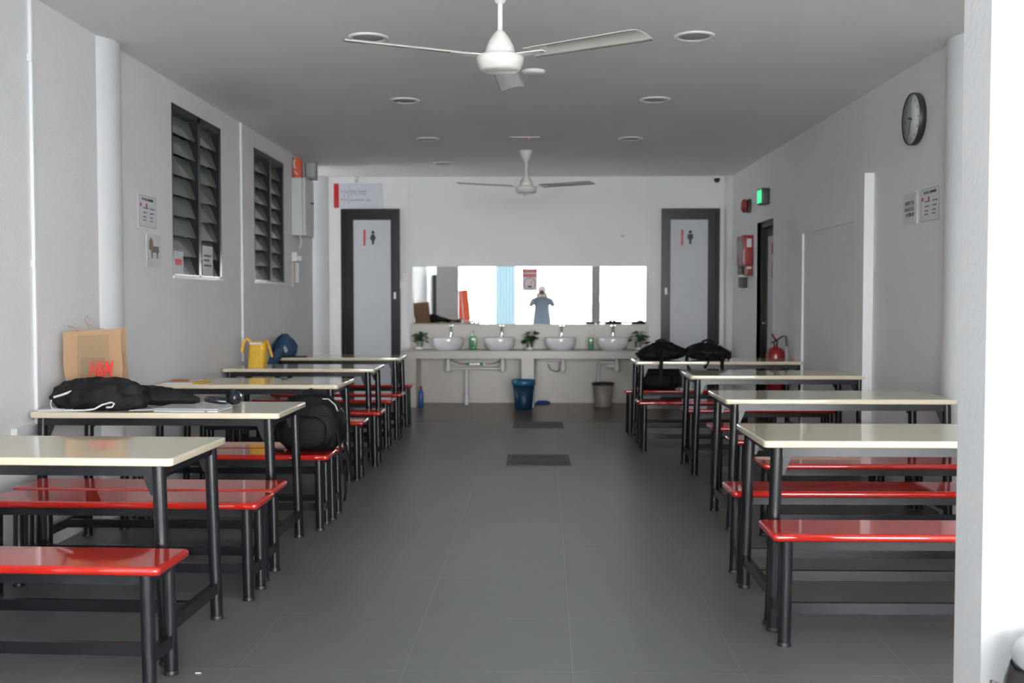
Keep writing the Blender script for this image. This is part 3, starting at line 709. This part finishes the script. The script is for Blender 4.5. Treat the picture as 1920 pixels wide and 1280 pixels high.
# paper notices, left wall
def notice_l(y0, y1, z0, z1, label):
    t = thing('notice', label, 'notice', (XL, (y0 + y1) / 2, (z0 + z1) / 2))
    b = MB(); b.box(0, .0025, -(y1 - y0) / 2, (y1 - y0) / 2, -(z1 - z0) / 2, (z1 - z0) / 2); b.obj('sheet', M_paper, t); return t
def rules(t, face, s, w):
    # face(x,y,z) frame builder; s = outward sign of X
    text('WE WILL REMEMBER', .023, M_ink, t, face(s * .003, 0, .077), ext=.0004, offset=.0006)
    b = MB()
    for y in (-.105, .0):
        yy = y * w; b.lathe([(.0, .0025 * s), (.014, .0025 * s), (.014, .0032 * s), (.0, .0032 * s)], (0, yy - .02 * w, .040), 14, 'X')
    b.obj('red_dots', M_redink, t)
    b = MB()
    for y in (-.085, .04):
        for z, l in ((.018, .09), (-.012, .07), (-.040, .06), (-.062, .055)):
            ya, yb = y * w, (y + l) * w; b.box(min(.0025 * s, .0032 * s), max(.0025 * s, .0032 * s), min(ya, yb), max(ya, yb), z, z + .008)
    b.obj('printed_lines', M_greyink, t)
    b = MB(); fw, fh = .152, .100
    for z in (-fh, fh): b.box(min(.0025 * s, .003 * s), max(.0025 * s, .003 * s), -fw, fw, z - .001, z + .001)
    for y in (-fw, fw): b.box(min(.0025 * s, .003 * s), max(.0025 * s, .003 * s), y - .001, y + .001, -fh, fh)
    b.obj('border', M_greyink, t)
t = notice_l(6.99 - .175 + .01, 7.17, 1.768, 1.98, 'landscape rules sheet with two red dots on the left wall beside the round column'); rules(t, faceXp, 1, 1)
t = notice_l(6.97, 7.24, 1.515, 1.733, 'sheet with an animal picture in a plastic sleeve, left wall below the rules sheet')
b = MB(); bp_ = lambda pts: b.prism([(.0026, y, z) for y, z in pts], (.0006, 0, 0))
bp_([(-.09, .06), (-.06, .09), (-.03, .07), (-.015, .03), (.09, .03), (.095, -.01), (.075, -.015), (.07, -.05), (.05, -.05), (.045, -.012), (-.02, -.012), (-.025, -.05), (-.05, -.05), (-.055, 0), (-.095, .01)])
b.obj('animal_print', mat('animal_brown', (.22, .17, .13), .6), t)
b = MB(); b.lathe([(.034, .0030), (.034, .0038), (.028, .0038), (.028, .0030)], (0, -.045, .045), 20, 'X', cap=False); b.obj('brown_ring', M_kraft, t)
b = MB(); b.box(.004, .0048, -.138, .138, -.112, -.055); b.obj('plastic_sleeve', mat('clear_sleeve', (.8, .82, .84), .06, coat=1, alpha=.45), t)

# ------------------------------------------------------------------ right wall things
t = thing('wall_clock', 'round black-rimmed wall clock high on the right wall', 'clock', (XR, 6.99, 2.463))
b = MB(); b.lathe([(.160, -.001), (.167, -.010), (.167, -.044), (.165, -.047), (.161, -.045), (.160, -.038), (.0, -.038)], (0, 0, 0), 64, 'X'); b.obj('case', M_dark, t)
b = MB(); b.lathe([(.1595, -.038), (.1595, -.041), (.0, -.041)], (0, 0, 0), 64, 'X'); b.obj('dial', mat('dial_face', (.62, .66, .66), .3, coat=.4), t)
b = MB()
for i in range(12):
    a = 2 * math.pi * i / 12; ln = .022
    M = Matrix.Translation((-.0415, 0, 0)) @ Matrix.Rotation(a, 4, 'X'); b.box(-.0006, .0006, -.003, .003, .115, .115 + ln, M)
b.obj('hour_marks', M_greyink, t)
for nm, a, l, w in (('hour_hand', 75, .062, .005), ('minute_hand', 160, .105, .0035)):
    b = MB(); M = Matrix.Translation((-.0435 if nm[0] == 'h' else -.0465, 0, 0)) @ Matrix.Rotation(R(-a), 4, 'X'); b.box(-.001, .001, -w, w, -.015, l, M); b.obj(nm, M_ink, t)
t = thing('notice', 'landscape rules sheet with two red dots, right wall beside the round column', 'notice', (XR, 6.75, 1.894))
b = MB(); b.box(-.0025, 0, -.165, .165, -.107, .107); b.obj('sheet', M_paper, t); rules(t, faceXn, -1, -1)
t = thing('notice', 'bold three-line notice under a plastic cover, right wall left of the rules sheet', 'notice', (XR, 7.095, 1.893))
b = MB(); b.box(-.0025, 0, -.135, .135, -.10, .10); b.obj('sheet', M_paper, t)
for s_, z in (('RESPECT SELF', .038), ('PLEASE CLEAN', -.002), ('AFTER USE', -.038)): text(s_, .032, M_ink, t, faceXn(-.0028, 0, z), ext=.0004, offset=.0008)
b = MB(); b.box(-.012, -.003, -.14, -.095, -.105, .10); b.obj('curled_edge', MATS['clear_sleeve'], t)
t = thing('exit_sign', 'black box sign with a glowing green face on the right wall near the side door', 'sign', (XR, 11.25, 2.30))
b = MB(); b.slab(-.085, 0, 0, .22, 0, .165, .006, .004); b.obj('housing', M_dark, t)
b = MB(); b.slab(-.088, -.085, .012, .208, .015, .15, .001, .0005); b.obj('lit_face', M_green_emit, t)
t = thing('alarm_bell', 'round red alarm bell on the right wall left of the exit sign', 'alarm', (XR, 12.25, 2.362))
b = MB(); b.slab(-.035, 0, -.06, .06, -.075, .075, .008, .004); b.obj('base', M_dark, t)
b = MB(); b.lathe([(.030, -.035), (.070, -.045), (.080, -.062), (.076, -.085), (.055, -.098), (.0, -.104)], (0, 0, 0), 36, 'X'); b.obj('gong', M_firered, t)
t = thing('fire_box', 'red fire alarm cabinet with white labels on the right wall before the side door', 'alarm', (XR, 12.05, 1.685))
b = MB(); b.slab(-.118, 0, 0, .36, 0, .335, .01, .004); b.obj('cabinet', M_firered, t)
b = MB(); b.box(-.075, -.022, -.001, 0, .20, .295); b.obj('front_label', M_paper, t)
b = MB(); b.box(-.119, -.118, .05, .30, .13, .29); b.obj('side_label', M_greybit, t)
b = MB(); b.slab(-.085, -.008, 0, .10, -.12, -.004, .006, .003); b.obj('call_point', M_firered, t)
b = MB(); b.box(-.075, -.02, -.001, 0, -.04, -.02); b.obj('call_label', M_paper, t)
b = MB(); b.slab(-.12, -.06, .22, .30, -.10, -.004, .004, .002); b.obj('relay', M_dark, t)
t = thing('handheld_dispenser', 'small black and white wall device under the red alarm cabinet', 'device', (XR, 12.30, 1.43))
b = MB(); b.slab(-.11, 0, 0, .06, .125, .15, .006, .003); b.obj('top_shelf', M_white, t)
b = MB(); b.slab(-.112, -.01, .005, .035, 0, .124, .006, .003); b.obj('body', M_dark, t)
b = MB(); b.slab(-.11, -.09, .0, .03, -.02, 0, .004, .002); b.slab(-.03, -.012, .0, .03, -.02, 0, .004, .002); b.obj('feet', M_white, t)
t = thing('fire_extinguisher', 'red fire extinguisher hung on the right wall behind the farthest table', 'fire extinguisher', (2.385, 10.42, .34))
b = MB(); b.lathe([(.0, .0), (.080, .0), (.090, .012), (.092, .30), (.092, .42), (.084, .455), (.060, .482), (.028, .495), (.022, .51), (.022, .525)], (0, 0, 0), 40); b.obj('cylinder', M_firered, t)
b = MB(); b.lathe([(.024, .520), (.024, .555), (.014, .56), (.014, .575), (.0, .576)], (0, 0, 0), 20); b.slab(-.045, .02, -.012, .012, .535, .55, .004, .002); b.obj('valve', M_dark, t)
b = MB(); b.tube([(.0, 0, .57), (-.02, 0, .59), (-.035, 0, .625)], .011, 8); b.tube([(.0, 0, .55), (-.03, 0, .545), (-.05, 0, .535)], .008, 8); b.obj('handle', M_firered, t)
b = MB(); b.tube([(.01, -.01, .55), (.0, -.025, .545), (-.015, -.024, .53)], .006, 8); b.obj('safety_pin', M_steel, t)
b = MB(); b.tube([(.01, 0, .56), (.06, 0, .60), (.10, 0, .60), (.105, 0, .50), (.103, .0, .25)], .008, 8); b.obj('hose', M_dark, t)
b = MB(); b.box(.088, .115, -.02, .02, .30, .50); b.obj('wall_bracket', M_steel, t)

# ------------------------------------------------------------------ things on the left tables
ZT = .74
t = thing('paper_bag', 'brown kraft paper shopping bag with red lettering standing on the second left table', 'bag', (-2.315, 5.62, ZT), R(6))
def bag_ring(z, wl, wr, d, pinch, lean):
    y0 = -d / 2 + lean; y1 = d / 2 + lean
    return [(-wl, y0, z), (-wl * .3, y0 - .004, z), (wr * .3, y0 + .003, z), (wr, y0, z), (wr - pinch, (y0 + y1) / 2, z), (wr, y1, z), (0, y1, z), (-wl, y1, z), (-wl + pinch, (y0 + y1) / 2, z)]
b = MB(); rs = []
for i in range(15):
    u = i / 14; z = .385 * u
    rs.append([(p[0] + .004 * math.sin(9 * u + k), p[1] + .004 * math.sin(7 * u + 2 * k), p[2] + (0.022 * (p[0] + .15) / .3 if i > 10 else 0)) for k, p in enumerate(bag_ring(z, .125 + .040 * u, .155 - .012 * u, .13 - .045 * u, .012 + .022 * u, .03 * u))])
b.rings(rs, True, False, smooth=False)
bb = b.obj('bag_body', M_kraft, t); bb.modifiers.new('s', 'SOLIDIFY').thickness = .001
text('H&M', .118, M_logo, t, Matrix.Translation((.044, -.0575, .188)) @ Matrix.Rotation(R(82), 4, 'X') @ Matrix.Rotation(R(2), 4, 'Z'), ext=.0012, offset=.003, shear=.25, sx=.48)
M_kp = mat('kraft_print', (.30, .20, .115), .8, var=.12, vscale=160); M_kp2 = mat('kraft_text_print', (.23, .155, .09), .8, var=.5, vscale=220)
b = MB(); b.prism([(-.075, -.0715, .015), (.085, -.0715, .015), (.078, -.0225, .375), (-.082, -.0225, .370)], (0, .0012, 0)); b.obj('printed_panel', M_kp, t)
b = MB(); b.prism([(-.060, -.0615, .10), (.072, -.0615, .10), (.068, -.0405, .255), (-.062, -.0405, .255)], (0, .0008, 0)); b.obj('small_print', M_kp2, t)
b = MB(); b.tube([(-.09, -.01, .37), (-.075, -.01, .395), (-.11, -.02, .415), (-.13, -.02, .42), (-.10, -.02, .412), (-.06, -.01, .40), (-.02, .0, .395), (.0, .0, .385)], .0022, 6)
b.tube([(-.02, .04, .37), (-.045, .04, .42), (-.062, .04, .455), (-.052, .04, .472), (-.036, .04, .455), (-.045, .04, .425), (.0, .04, .41), (.05, .04, .395), (.06, .04, .38)], .0022, 6); b.obj('twine_handles', mat('twine', (.42, .26, .15), .8), t)

t = thing('jacket', 'crumpled black jacket with white piping heaped before the paper bag', 'jacket', (-2.20, 5.415, ZT))
b = MB(); b.lump((0, 0, .064), (.225, .125, .088), 2.3, .20, 2.6, 4, n=96, m=48, base=-.0635, ridged=True); b.obj('jacket_body', M_cloth, t)
b = MB(); b.lump((0, 0, 0), (.215, .075, .055), 1.6, .22, 3.2, 11, n=72, m=36, base=-.036, ridged=True, M=Matrix.Translation((.235, .095, .050)) @ Matrix.Rotation(R(3), 4, 'Z') @ Matrix.Rotation(R(4), 4, 'Y')); b.obj('sleeve', M_cloth, t)
b = MB(); b.tube([(-.232, -.05, .06), (-.225, -.085, .03), (-.20, -.118, .009), (-.12, -.138, .005), (-.03, -.142, .006), (.02, -.14, .012), (.06, -.138, .034), (.10, -.128, .045), (.118, -.13, .038), (.108, -.136, .022), (.08, -.138, .02)], .0045, 8); b.obj('hem_piping', M_whitepipe, t)
b = MB(); b.tube([(-.20, -.098, .068), (-.15, -.112, .082), (-.105, -.112, .098)], .006, 8); b.obj('stripe', M_whitepipe, t)
t = thing('notebook', 'thin white booklet lying at the wall end of the second left table', 'booklet', (-2.405, 5.34, ZT), R(8))
b = MB(); b.slab(-.065, .10, -.07, .07, .0, .010, .003, .001); b.obj('cover', M_paper, t)
b = MB(); b.slab(-.06, .098, -.073, .06, .003, .007, .002, .001); b.obj('pages', mat('pink_edge', (.55, .35, .38), .6), t)
b = MB(); b.box(-.06, .06, -.09, .09, 0, .002); o = b.obj('paper_sheet', M_paper, loc=(-1.985, 5.43, ZT), rot=(0, 0, R(12))); tag(o, 'white sheet of paper poking out from under the jacket', 'paper')
t = thing('laptop', 'closed silver laptop on the second left table', 'laptop', (-1.700, 5.335, ZT), R(-4))
b = MB(); b.slab(-.165, .165, -.115, .115, .0005, .013, .016, .004); b.obj('base', M_laptop, t)
b = MB(); b.slab(-.165, .165, -.115, .115, .0142, .021, .016, .003); b.obj('lid', M_laptop, t)
b = MB(); b.box(.10, .115, -.1155, -.115, .004, .008); b.obj('port', M_dark, t)
t = thing('headphones', 'dark navy over-ear headphones resting behind the laptop', 'headphones', (-1.60, 5.585, ZT + .006))
b = MB(); pts = []
for i in range(21):
    a = R(-100 + 250 * i / 20); pts.append((-.035 - .078 * math.cos(a - R(25)), .07 * math.sin(a - R(25)), .020 + .010 * math.cos(a)))
b.tube(pts, .010, 10, flat=(.014, .006)); b.obj('headband', M_phone, t)
for x, y, z, ry in ((.06, -.035, .041, 80), (.035, .05, .043, 60)):
    M = Matrix.Translation((x, y, z)) @ Matrix.Rotation(R(ry), 4, 'Y') @ Matrix.Rotation(R(15), 4, 'X')
    b = MB(); b.lathe([(.0, .016), (.026, .014), (.036, .004), (.038, -.010), (.030, -.020), (.0, -.020)], (0, 0, 0), 32, M=M); e = b.obj('ear_cup', M_phone, t)
    b = MB(); b.lathe([(.018, -.020), (.034, -.021), (.036, -.030), (.030, -.036), (.018, -.034)], (0, 0, 0), 32, cap=False, M=M); b.obj('ear_pad', M_pack, e)
# papers on third table
t = thing('paper_stack', 'loose white papers with an orange card on the third left table', 'papers', (-2.36, 7.16, ZT), R(3))
for i, (x, y, z, r_) in enumerate(((0, 0, 0, 0), (.01, .012, .003, 4))):
    b = MB(); b.box(-.105, .105, -.145, .145, z, z + .0028, Matrix.Translation((x, y, 0)) @ Matrix.Rotation(R(r_), 4, 'Z')); b.obj('sheet', M_paper, t)
b = MB(); b.box(-.08, .045, -.05, .15, .006, .008, Matrix.Rotation(R(10), 4, 'Z')); b.obj('orange_card', M_orange, t)
b = MB(); b.slab(.0, .05, -.10, .10, 0, .008, .003, .001); o = b.obj('yellow_notebook', M_yellow, loc=(-2.245, 7.14, ZT), rot=(0, 0, R(-8))); tag(o, 'narrow yellow notebook beside the loose papers', 'notebook')
# yellow basket
t = thing('basket_bag', 'yellow patterned basket bag with handles on the fourth left table', 'bag', (-2.262, 8.78, ZT))
b = MB(); rs = []
for i in range(13):
    u = i / 12; z = .212 * u; w = .068 + .004 * math.sin(3 * u); d = .075 - .02 * u
    rs.append([(w * math.copysign(abs(math.cos(a)) ** .45, math.cos(a)) + .012 * u, d * math.copysign(abs(math.sin(a)) ** .6, math.sin(a)), z) for a in [2 * math.pi * j / 28 for j in range(28)]])
b.rings(rs, True, False); bb = b.obj('basket', M_yellow, t); bb.modifiers.new('s', 'SOLIDIFY').thickness = .004
b = MB(); b.box(-.045, .055, -.078, -.070, .19, .206); b.obj('top_band', M_paper, t)
b = MB(); b.tube([(-.05, 0, .205), (-.085, -.01, .235), (-.105, -.02, .21), (-.118, -.025, .15), (-.116, -.03, .12)], .01, 10, flat=(.013, .004)); b.tube([(.07, 0, .205), (.085, -.01, .225), (.10, -.02, .18), (.115, -.025, .13), (.132, -.03, .085)], .01, 10, flat=(.013, .004)); b.obj('handles', M_yellow, t)
b = MB(); b.lump((-.02, .12, .1), (.09, .04, .10), 2.6, .08, 3, 5, n=28, m=16, base=-.099); b.obj('lining', M_greybit, t)
# navy bag at far table
t = thing('navy_bag', 'navy blue cloth bag slumped over the wall end of the farthest left table', 'bag', (-2.40, 10.36, ZT))
b = MB(); b.lump((0, 0, .10), (.125, .12, .125), 2.2, .10, 2.4, 6, n=48, m=28, base=-.099, taper=.45); b.obj('bag_body', M_blueb, t)
b = MB(); b.lump((0, 0, 0), (.05, .028, .12), 2.3, .1, 3, 3, n=28, m=18, M=Matrix.Translation((-.045, -.205, -.0)) @ Matrix.Rotation(R(35), 4, 'Y')); b.obj('hanging_flap', M_blueb, t)
b = MB(); b.tube([(-.10, -.12, .0), (-.08, -.125, .08), (-.04, -.12, .16), (.0, -.09, .225)], .009, 8, flat=(.012, .004)); b.obj('strap', M_strap, t)
b = MB(); b.prism([(.0, -.118, .06), (.03, -.118, .12), (.06, -.118, .07), (.04, -.118, .04), (.02, -.12, .065)], (0, -.004, 0)); b.prism([(-.05, -.122, .03), (-.02, -.122, .06), (-.03, -.122, .02)], (0, -.004, 0)); b.obj('white_print', M_greybit, t)
b = MB(); b.slab(-.08, .14, -.06, .10, 0, .010, .01, .003); o = b.obj('dark_folder', M_dark, loc=(-2.33, 10.31, ZT)); tag(o, 'thin dark folder under the navy bag', 'folder')

# ------------------------------------------------------------------ backpacks
def backpack(name, label, loc, rz, size, seed, tilt=0, straps=None, pocket=True, handle=True, bits=True, e=3.0, amp=.16, taper=.28):
    t = thing(name, label, 'backpack', loc, rz)
    w, d, h = size
    M = Matrix.Rotation(R(tilt), 4, 'Y')
    b = MB(); b.lump((0, 0, h / 2), (w / 2, d / 2, h / 2), e, amp, 2.6, seed, n=72, m=44, base=-h / 2, ridged=True, taper=taper, M=M); b.obj('bag_body', M_pack, t)
    if pocket:
        b = MB(); b.lump((-.01, -d / 2 + .015, h * .36), (w * .36, .045, h * .30), 3.2, .06, 2, seed + 1, n=40, m=24, base=-h * .34, M=M); b.obj('front_pocket', M_pack, t)
        b = MB(); b.tube([M @ Vector(p) for p in ((-w * .36, -d / 2 - .005, h * .66), (-w * .15, -d / 2 - .020, h * .71), (w * .15, -d / 2 - .020, h * .71), (w * .36, -d / 2 - .005, h * .66))], .003, 6); b.obj('zip', M_strap, t)
    if handle:
        b = MB(); b.tube([M @ Vector(p) for p in ((-.05, 0, h * .93), (-.045, 0, h + .018), (0, 0, h + .034), (.045, 0, h + .018), (.05, 0, h * .93))], .008, 8, flat=(.004, .012)); b.obj('top_handle', M_strap, t)
    for pts in (straps or []):
        b = MB(); b.tube(pts, .01, 10, flat=(.004, .017)); b.obj('shoulder_strap', M_strap, t)
    if bits:
        b = MB(); b.tube([M @ Vector(p) for p in ((w * .24, -d * .30, h * .97), (w * .34, -d * .32, h * .97), (w * .44, -d * .30, h * .86), (w * .47, -d * .25, h * .74))], .004, 6); b.obj('grey_cord', M_greybit, t)
    return t
backpack('backpack', 'bulky black backpack sitting across two red benches behind the second left table', (-1.275, 6.16, .43), R(-4), (.37, .27, .31), 2, 0, amp=.10, e=3.4, taper=.2,
   straps=[[(.14, -.10, .20), (.19, -.11, .10), (.20, -.12, .02), (.215, -.14, -.06), (.235, -.15, -.14), (.24, -.16, -.22), (.232, -.16, -.27)],
           [(.15, .0, .12), (.20, -.02, .05), (.225, -.05, -.03), (.25, -.09, -.10), (.262, -.10, -.16)],
           [(-.15, -.12, .18), (-.20, -.14, .12), (-.215, -.15, .05), (-.17, -.15, .012), (-.12, -.14, .006)]])
backpack('backpack', 'black backpack slumped on the aisle end of the farthest right table', (1.22, 9.90, ZT), R(6), (.41, .26, .155), 5, -4, amp=.28, e=2.4, taper=.5,
   straps=[[(-.05, -.13, .10), (-.07, -.20, .08), (-.075, -.30, .015), (-.080, -.305, -.05), (-.08, -.30, -.13), (-.075, -.29, -.20)], [(.12, -.1, .10), (.20, -.12, .07), (.26, -.10, .05)]], pocket=False)
backpack('backpack', 'black backpack with dangling straps beside the other, farther from the aisle', (1.635, 9.93, ZT), R(-5), (.36, .26, .15), 7, 3, amp=.26, e=2.5, taper=.4,
   straps=[[(-.16, -.12, .10), (-.19, -.20, .05), (-.20, -.305, .01), (-.19, -.31, -.04), (-.17, -.31, -.09)], [(.05, -.13, .06), (.02, -.25, .03), (-.01, -.31, .0), (-.04, -.315, -.06)], [(.13, -.12, .06), (.12, -.25, .03), (.115, -.31, .0), (.115, -.315, -.08)], [(.17, -.05, .10), (.215, -.06, .08), (.21, -.08, .03), (.18, -.10, .012)]], pocket=False)
backpack('backpack', 'low black backpack on the farthest right bench, below the table top', (1.24, 10.36, .43), R(0), (.39, .22, .245), 9, 0, e=4, taper=.1, straps=[[(.17, -.08, .20), (.20, -.10, .12), (.20, -.10, .03)]], bits=False, handle=False)
b = MB(); b.box(-.10, .10, -.07, .07, 0, .012); o = b.obj('papers', M_paper, loc=(1.545, 10.36, .43)); tag(o, 'flat white papers beside the backpack on the farthest right bench', 'papers')

# ------------------------------------------------------------------ entrance side: bin, photographer and porch things seen in the mirror
t = thing('pedal_bin', 'dark bin with a grey lid at the foot of the white pillar', 'bin', (1.305, 2.44, 0))
b = MB(); b.lathe([(.0, 0), (.155, 0), (.16, .01), (.178, .44), (.182, .455), (.172, .455), (.15, .02), (.0, .02)], (0, 0, 0), 48); b.obj('bin_body', M_dark, t)
b = MB(); b.lathe([(.180, .455), (.184, .465), (.176, .485), (.14, .497), (.0, .502)], (0, 0, 0), 48); b.obj('bin_lid', M_binlid, t)
b = MB(); rs = []
for i in range(7):
    u = i / 6; rs.append([((.184 + .014 * math.sin(u * 3) + .008 * noise.noise(Vector((j * .7, i * .9, 3)))) * math.cos(2 * math.pi * j / 60), (.184 + .014 * math.sin(u * 3) + .008 * noise.noise(Vector((j * .7, i * .9, 8)))) * math.sin(2 * math.pi * j / 60), .445 - .13 * u) for j in range(60)])
b.rings(rs, False, False); b.tube([(-.19, -.02, .40), (-.22, -.02, .415), (-.255, -.02, .43)], .004, 6); b.obj('bin_liner', M_binbag, t)
t = thing('dark_locker', 'dark tall locker against the left wall of the porch', 'locker', (-2.5, 1.5, 0))
b = MB(); b.slab(0, .32, 0, .5, 0, 1.72, .01, .004); b.obj('locker_body', M_dark, t)
b = MB(); b.box(.32, .332, .02, .48, .05, 1.68); b.obj('locker_door', M_dframe, t)
t = thing('vinyl_banner', 'leaning red-orange banner on a pole in the porch', 'banner', (-1.86, .9, 0))
b = MB(); b.box(-.10, .20, -.004, .004, .55, 1.36, Matrix.Rotation(R(-5), 4, 'Y')); b.obj('banner_sheet', M_rub, t)
b = MB(); b.cyl((.05, .012, 0), (-.15, .012, 1.90), .012, 12); b.lathe([(.14, 0), (.14, .02), (.02, .035)], (.05, .0, 0), 24); b.obj('pole', M_steel, t)
b = MB(); rs = [(-1.27 + .04 * i, -1.9 + (.02 if i % 2 else -.02)) for i in range(15)]
for i in range(14):
    (xa, ya), (xb, yb) = rs[i], rs[i + 1]; b.prism([(xa, ya, .0), (xb, yb, .0), (xb, yb + .004, .0), (xa, ya + .004, .0)], (0, 0, 2.3))
o = b.obj('corrugated_sheet', M_stripe); tag(o, 'pale blue corrugated sheet standing in the porch', 'sheet')

# photographer
t = thing('person', 'person in a slate coat and pale headscarf, photographing into the mirror', 'person', (.0, -.23, 0)); t.scale = (1.18, 1, 1.03)
def skin_obj(name, verts, edges, radii, m, parent, root=0, sub=2):
    me = bpy.data.meshes.new(name); me.from_pydata(verts, edges, []); o = bpy.data.objects.new(name, me); COL.objects.link(o); o.parent = parent
    o.modifiers.new('skin', 'SKIN')
    for i, r in enumerate(radii):
        sv = me.skin_vertices[0].data[i]; sv.radius = r if isinstance(r, tuple) else (r, r); sv.use_root = (i == root)
    s = o.modifiers.new('sub', 'SUBSURF'); s.levels = s.render_levels = sub
    me.materials.append(m)
    return o
V, E, RR = [], [], []
def av(p, r, link=None):
    V.append(p); RR.append(r); i = len(V) - 1
    if link is not None: E.append((link, i))
    return i
pel = av((0, 0, .74), (.12, .085)); sp1 = av((0, 0, .90), (.105, .075), pel); ch = av((0, -.01, 1.06), (.13, .085), sp1); nk = av((0, -.005, 1.17), .048, ch); hd0 = av((0, .0, 1.235), (.062, .07), nk); hd = av((0, .005, 1.31), (.072, .088), hd0); hd2 = av((0, .0, 1.38), (.052, .065), hd)
nose = av((0, .098, 1.285), .010, hd)
for s in (-1, 1):
    sh = av((s * .155, -.01, 1.10), .052, ch); el = av((s * .235, .07, .93), .036, sh); wr = av((s * .10, .15, 1.16), .022, el); pm = av((s * .078, .165, 1.205), (.020, .028), wr)
    for k in range(4):
        f1 = av((s * (.070 - .004 * k), .178 + .001 * k, 1.225 + .016 * k), .0085, pm); f2 = av((s * (.052 - .003 * k), .196, 1.236 + .016 * k), .0078, f1); av((s * (.034 - .002 * k), .196 - .002 * k, 1.236 + .015 * k), .007, f2)
    th1 = av((s * .066, .140, 1.205), .010, pm); av((s * .045, .130, 1.225), .0085, th1)
    hp = av((s * .085, 0, .68), .078, pel); kn = av((s * .09, .012, .38), .052, hp); an = av((s * .092, -.01, .075), .034, kn); hl = av((s * .092, .045, .035), .032, an); av((s * .098, .13, .028), .026, hl)
skin_obj('body', V, E, RR, M_skin, t)
b = MB(); rs = []
for z, w, d in ((1.155, .060, .055), (1.135, .115, .078), (1.10, .185, .10), (1.03, .182, .112), (.92, .160, .108), (.80, .165, .115), (.65, .185, .135), (.48, .200, .150), (.36, .208, .158)):
    rs.append([(w * math.cos(a), d * math.sin(a) * (1 + .05 * math.sin(5 * a)), z) for a in [2 * math.pi * j / 36 for j in range(36)]])
b.rings(rs, True, False); o = b.obj('coat', M_coat_c, t)
for s in (-1, 1):
    skin_obj('coat_sleeve', [(s * .13, -.01, 1.10), (s * .185, .01, 1.06), (s * .245, .075, .925), (s * .17, .12, 1.05), (s * .115, .145, 1.14)], [(0, 1), (1, 2), (2, 3), (3, 4)], [.075, .070, .056, .045, .040], M_coat_c, t)
    skin_obj('trouser_leg', [(s * .085, 0, .70), (s * .09, .012, .40), (s * .092, -.005, .09)], [(0, 1), (1, 2)], [.088, .066, .055], M_dark, t)
    b = MB(); b.lump((s * .095, .055, .035), (.045, .125, .036), 2.6, .0, 1, n=28, m=16, base=-.034); b.obj('shoe', M_dark, t)
b = MB(); b.lump((0, -.02, 1.315), (.095, .098, .115), 2.1, .04, 2, 3, n=36, m=22); b.lump((0, -.03, 1.19), (.13, .09, .085), 2.2, .08, 3, 4, n=36, m=18); b.obj('headscarf', M_scarf, t)
for s in (-1, 1):
    b = MB(); b.lump((s * .028, .086, 1.325), (.011, .006, .007), 2, 0, 1, n=14, m=8); b.obj('eye', M_white, t)
b = MB(); b.lump((0, .088, 1.25), (.020, .005, .006), 2, 0, 1, n=14, m=8); b.obj('mouth', M_redink, t)
t = thing('photo_camera', 'black camera held by the person reflected in the mirror', 'camera', (0, -.03, 1.285))
b = MB(); b.slab(-.062, .062, -.034, 0, -.040, .038, .012, .006); b.slab(-.022, .022, -.034, -.004, .036, .060, .008, .006); b.obj('camera_body', M_dark, t)
b = MB(); b.lathe([(.030, 0), (.032, .004), (.030, .014), (.0, .014)], (0, 0, 0), 32, 'Y'); b.obj('lens', M_phone, t)

# ------------------------------------------------------------------ camera and light
f, vx, vy = 2000.0, 995.0, 561.0
yaw = math.atan((vx - 960) / f); pitch = math.atan((640 - vy) / math.hypot(f, vx - 960))
cd = bpy.data.cameras.new('camera'); cam = bpy.data.objects.new('camera', cd); COL.objects.link(cam)
cd.sensor_width = 36; cd.lens = f / 1920 * 36; cd.clip_start = .02; cd.clip_end = 300
cam.location = (0, 0, 1.30); cam.rotation_euler = (R(90) - pitch, 0, yaw)
cd.dof.use_dof = True; cd.dof.focus_distance = 4.3; cd.dof.aperture_fstop = 3.6
SC.camera = cam

w = bpy.data.worlds.new('sky'); SC.world = w; w.use_nodes = True
nt = w.node_tree; bg = nt.nodes['Background']
tc = nt.nodes.new('ShaderNodeTexCoord'); sp = nt.nodes.new('ShaderNodeSeparateXYZ'); nt.links.new(tc.outputs['Generated'], sp.inputs[0])
cr = nt.nodes.new('ShaderNodeValToRGB'); cr.color_ramp.elements[0].position = 0; cr.color_ramp.elements[0].color = (1, .995, .985, 1)
cr.color_ramp.elements[1].position = .45; cr.color_ramp.elements[1].color = (.30, .36, .44, 1); nt.links.new(sp.outputs[2], cr.inputs[0]); nt.links.new(cr.outputs[0], bg.inputs['Color'])
bg.inputs['Strength'].default_value = 33.0

sl = bpy.data.lights.new('sun', 'SUN'); sl.energy = 300; sl.angle = R(1.5); sl.color = (1, .985, .965)
so = bpy.data.objects.new('sun', sl); COL.objects.link(so); so.rotation_euler = (R(-35), R(12), 0)
def portal(name, loc, rot, sx, sy):
    l = bpy.data.lights.new(name, 'AREA'); l.shape = 'RECTANGLE'; l.size = sx; l.size_y = sy; l.cycles.is_portal = True
    o = bpy.data.objects.new(name, l); COL.objects.link(o); o.location = loc; o.rotation_euler = rot
portal('daylight_portal_front', (.6, -5.22, 1.4), (R(90), 0, 0), 6.4, 2.82)
portal('daylight_portal_passage', (-5.12, (12.31 + YB) / 2, 1.4), (R(90), 0, R(-90)), 1.05, 1.1)

SC.view_settings.view_transform = 'Standard'; SC.view_settings.look = 'None'; SC.view_settings.gamma = 1; SC.view_settings.use_curve_mapping = False
SC.view_settings.exposure = -0.25
SC.cycles.use_denoising = True
SC.cycles.max_bounces = 16; SC.cycles.diffuse_bounces = 12; SC.cycles.glossy_bounces = 6; SC.cycles.transmission_bounces = 8
SC.cycles.sample_clamp_indirect = 12
SC.cycles.caustics_reflective = True; SC.cycles.caustics_refractive = False
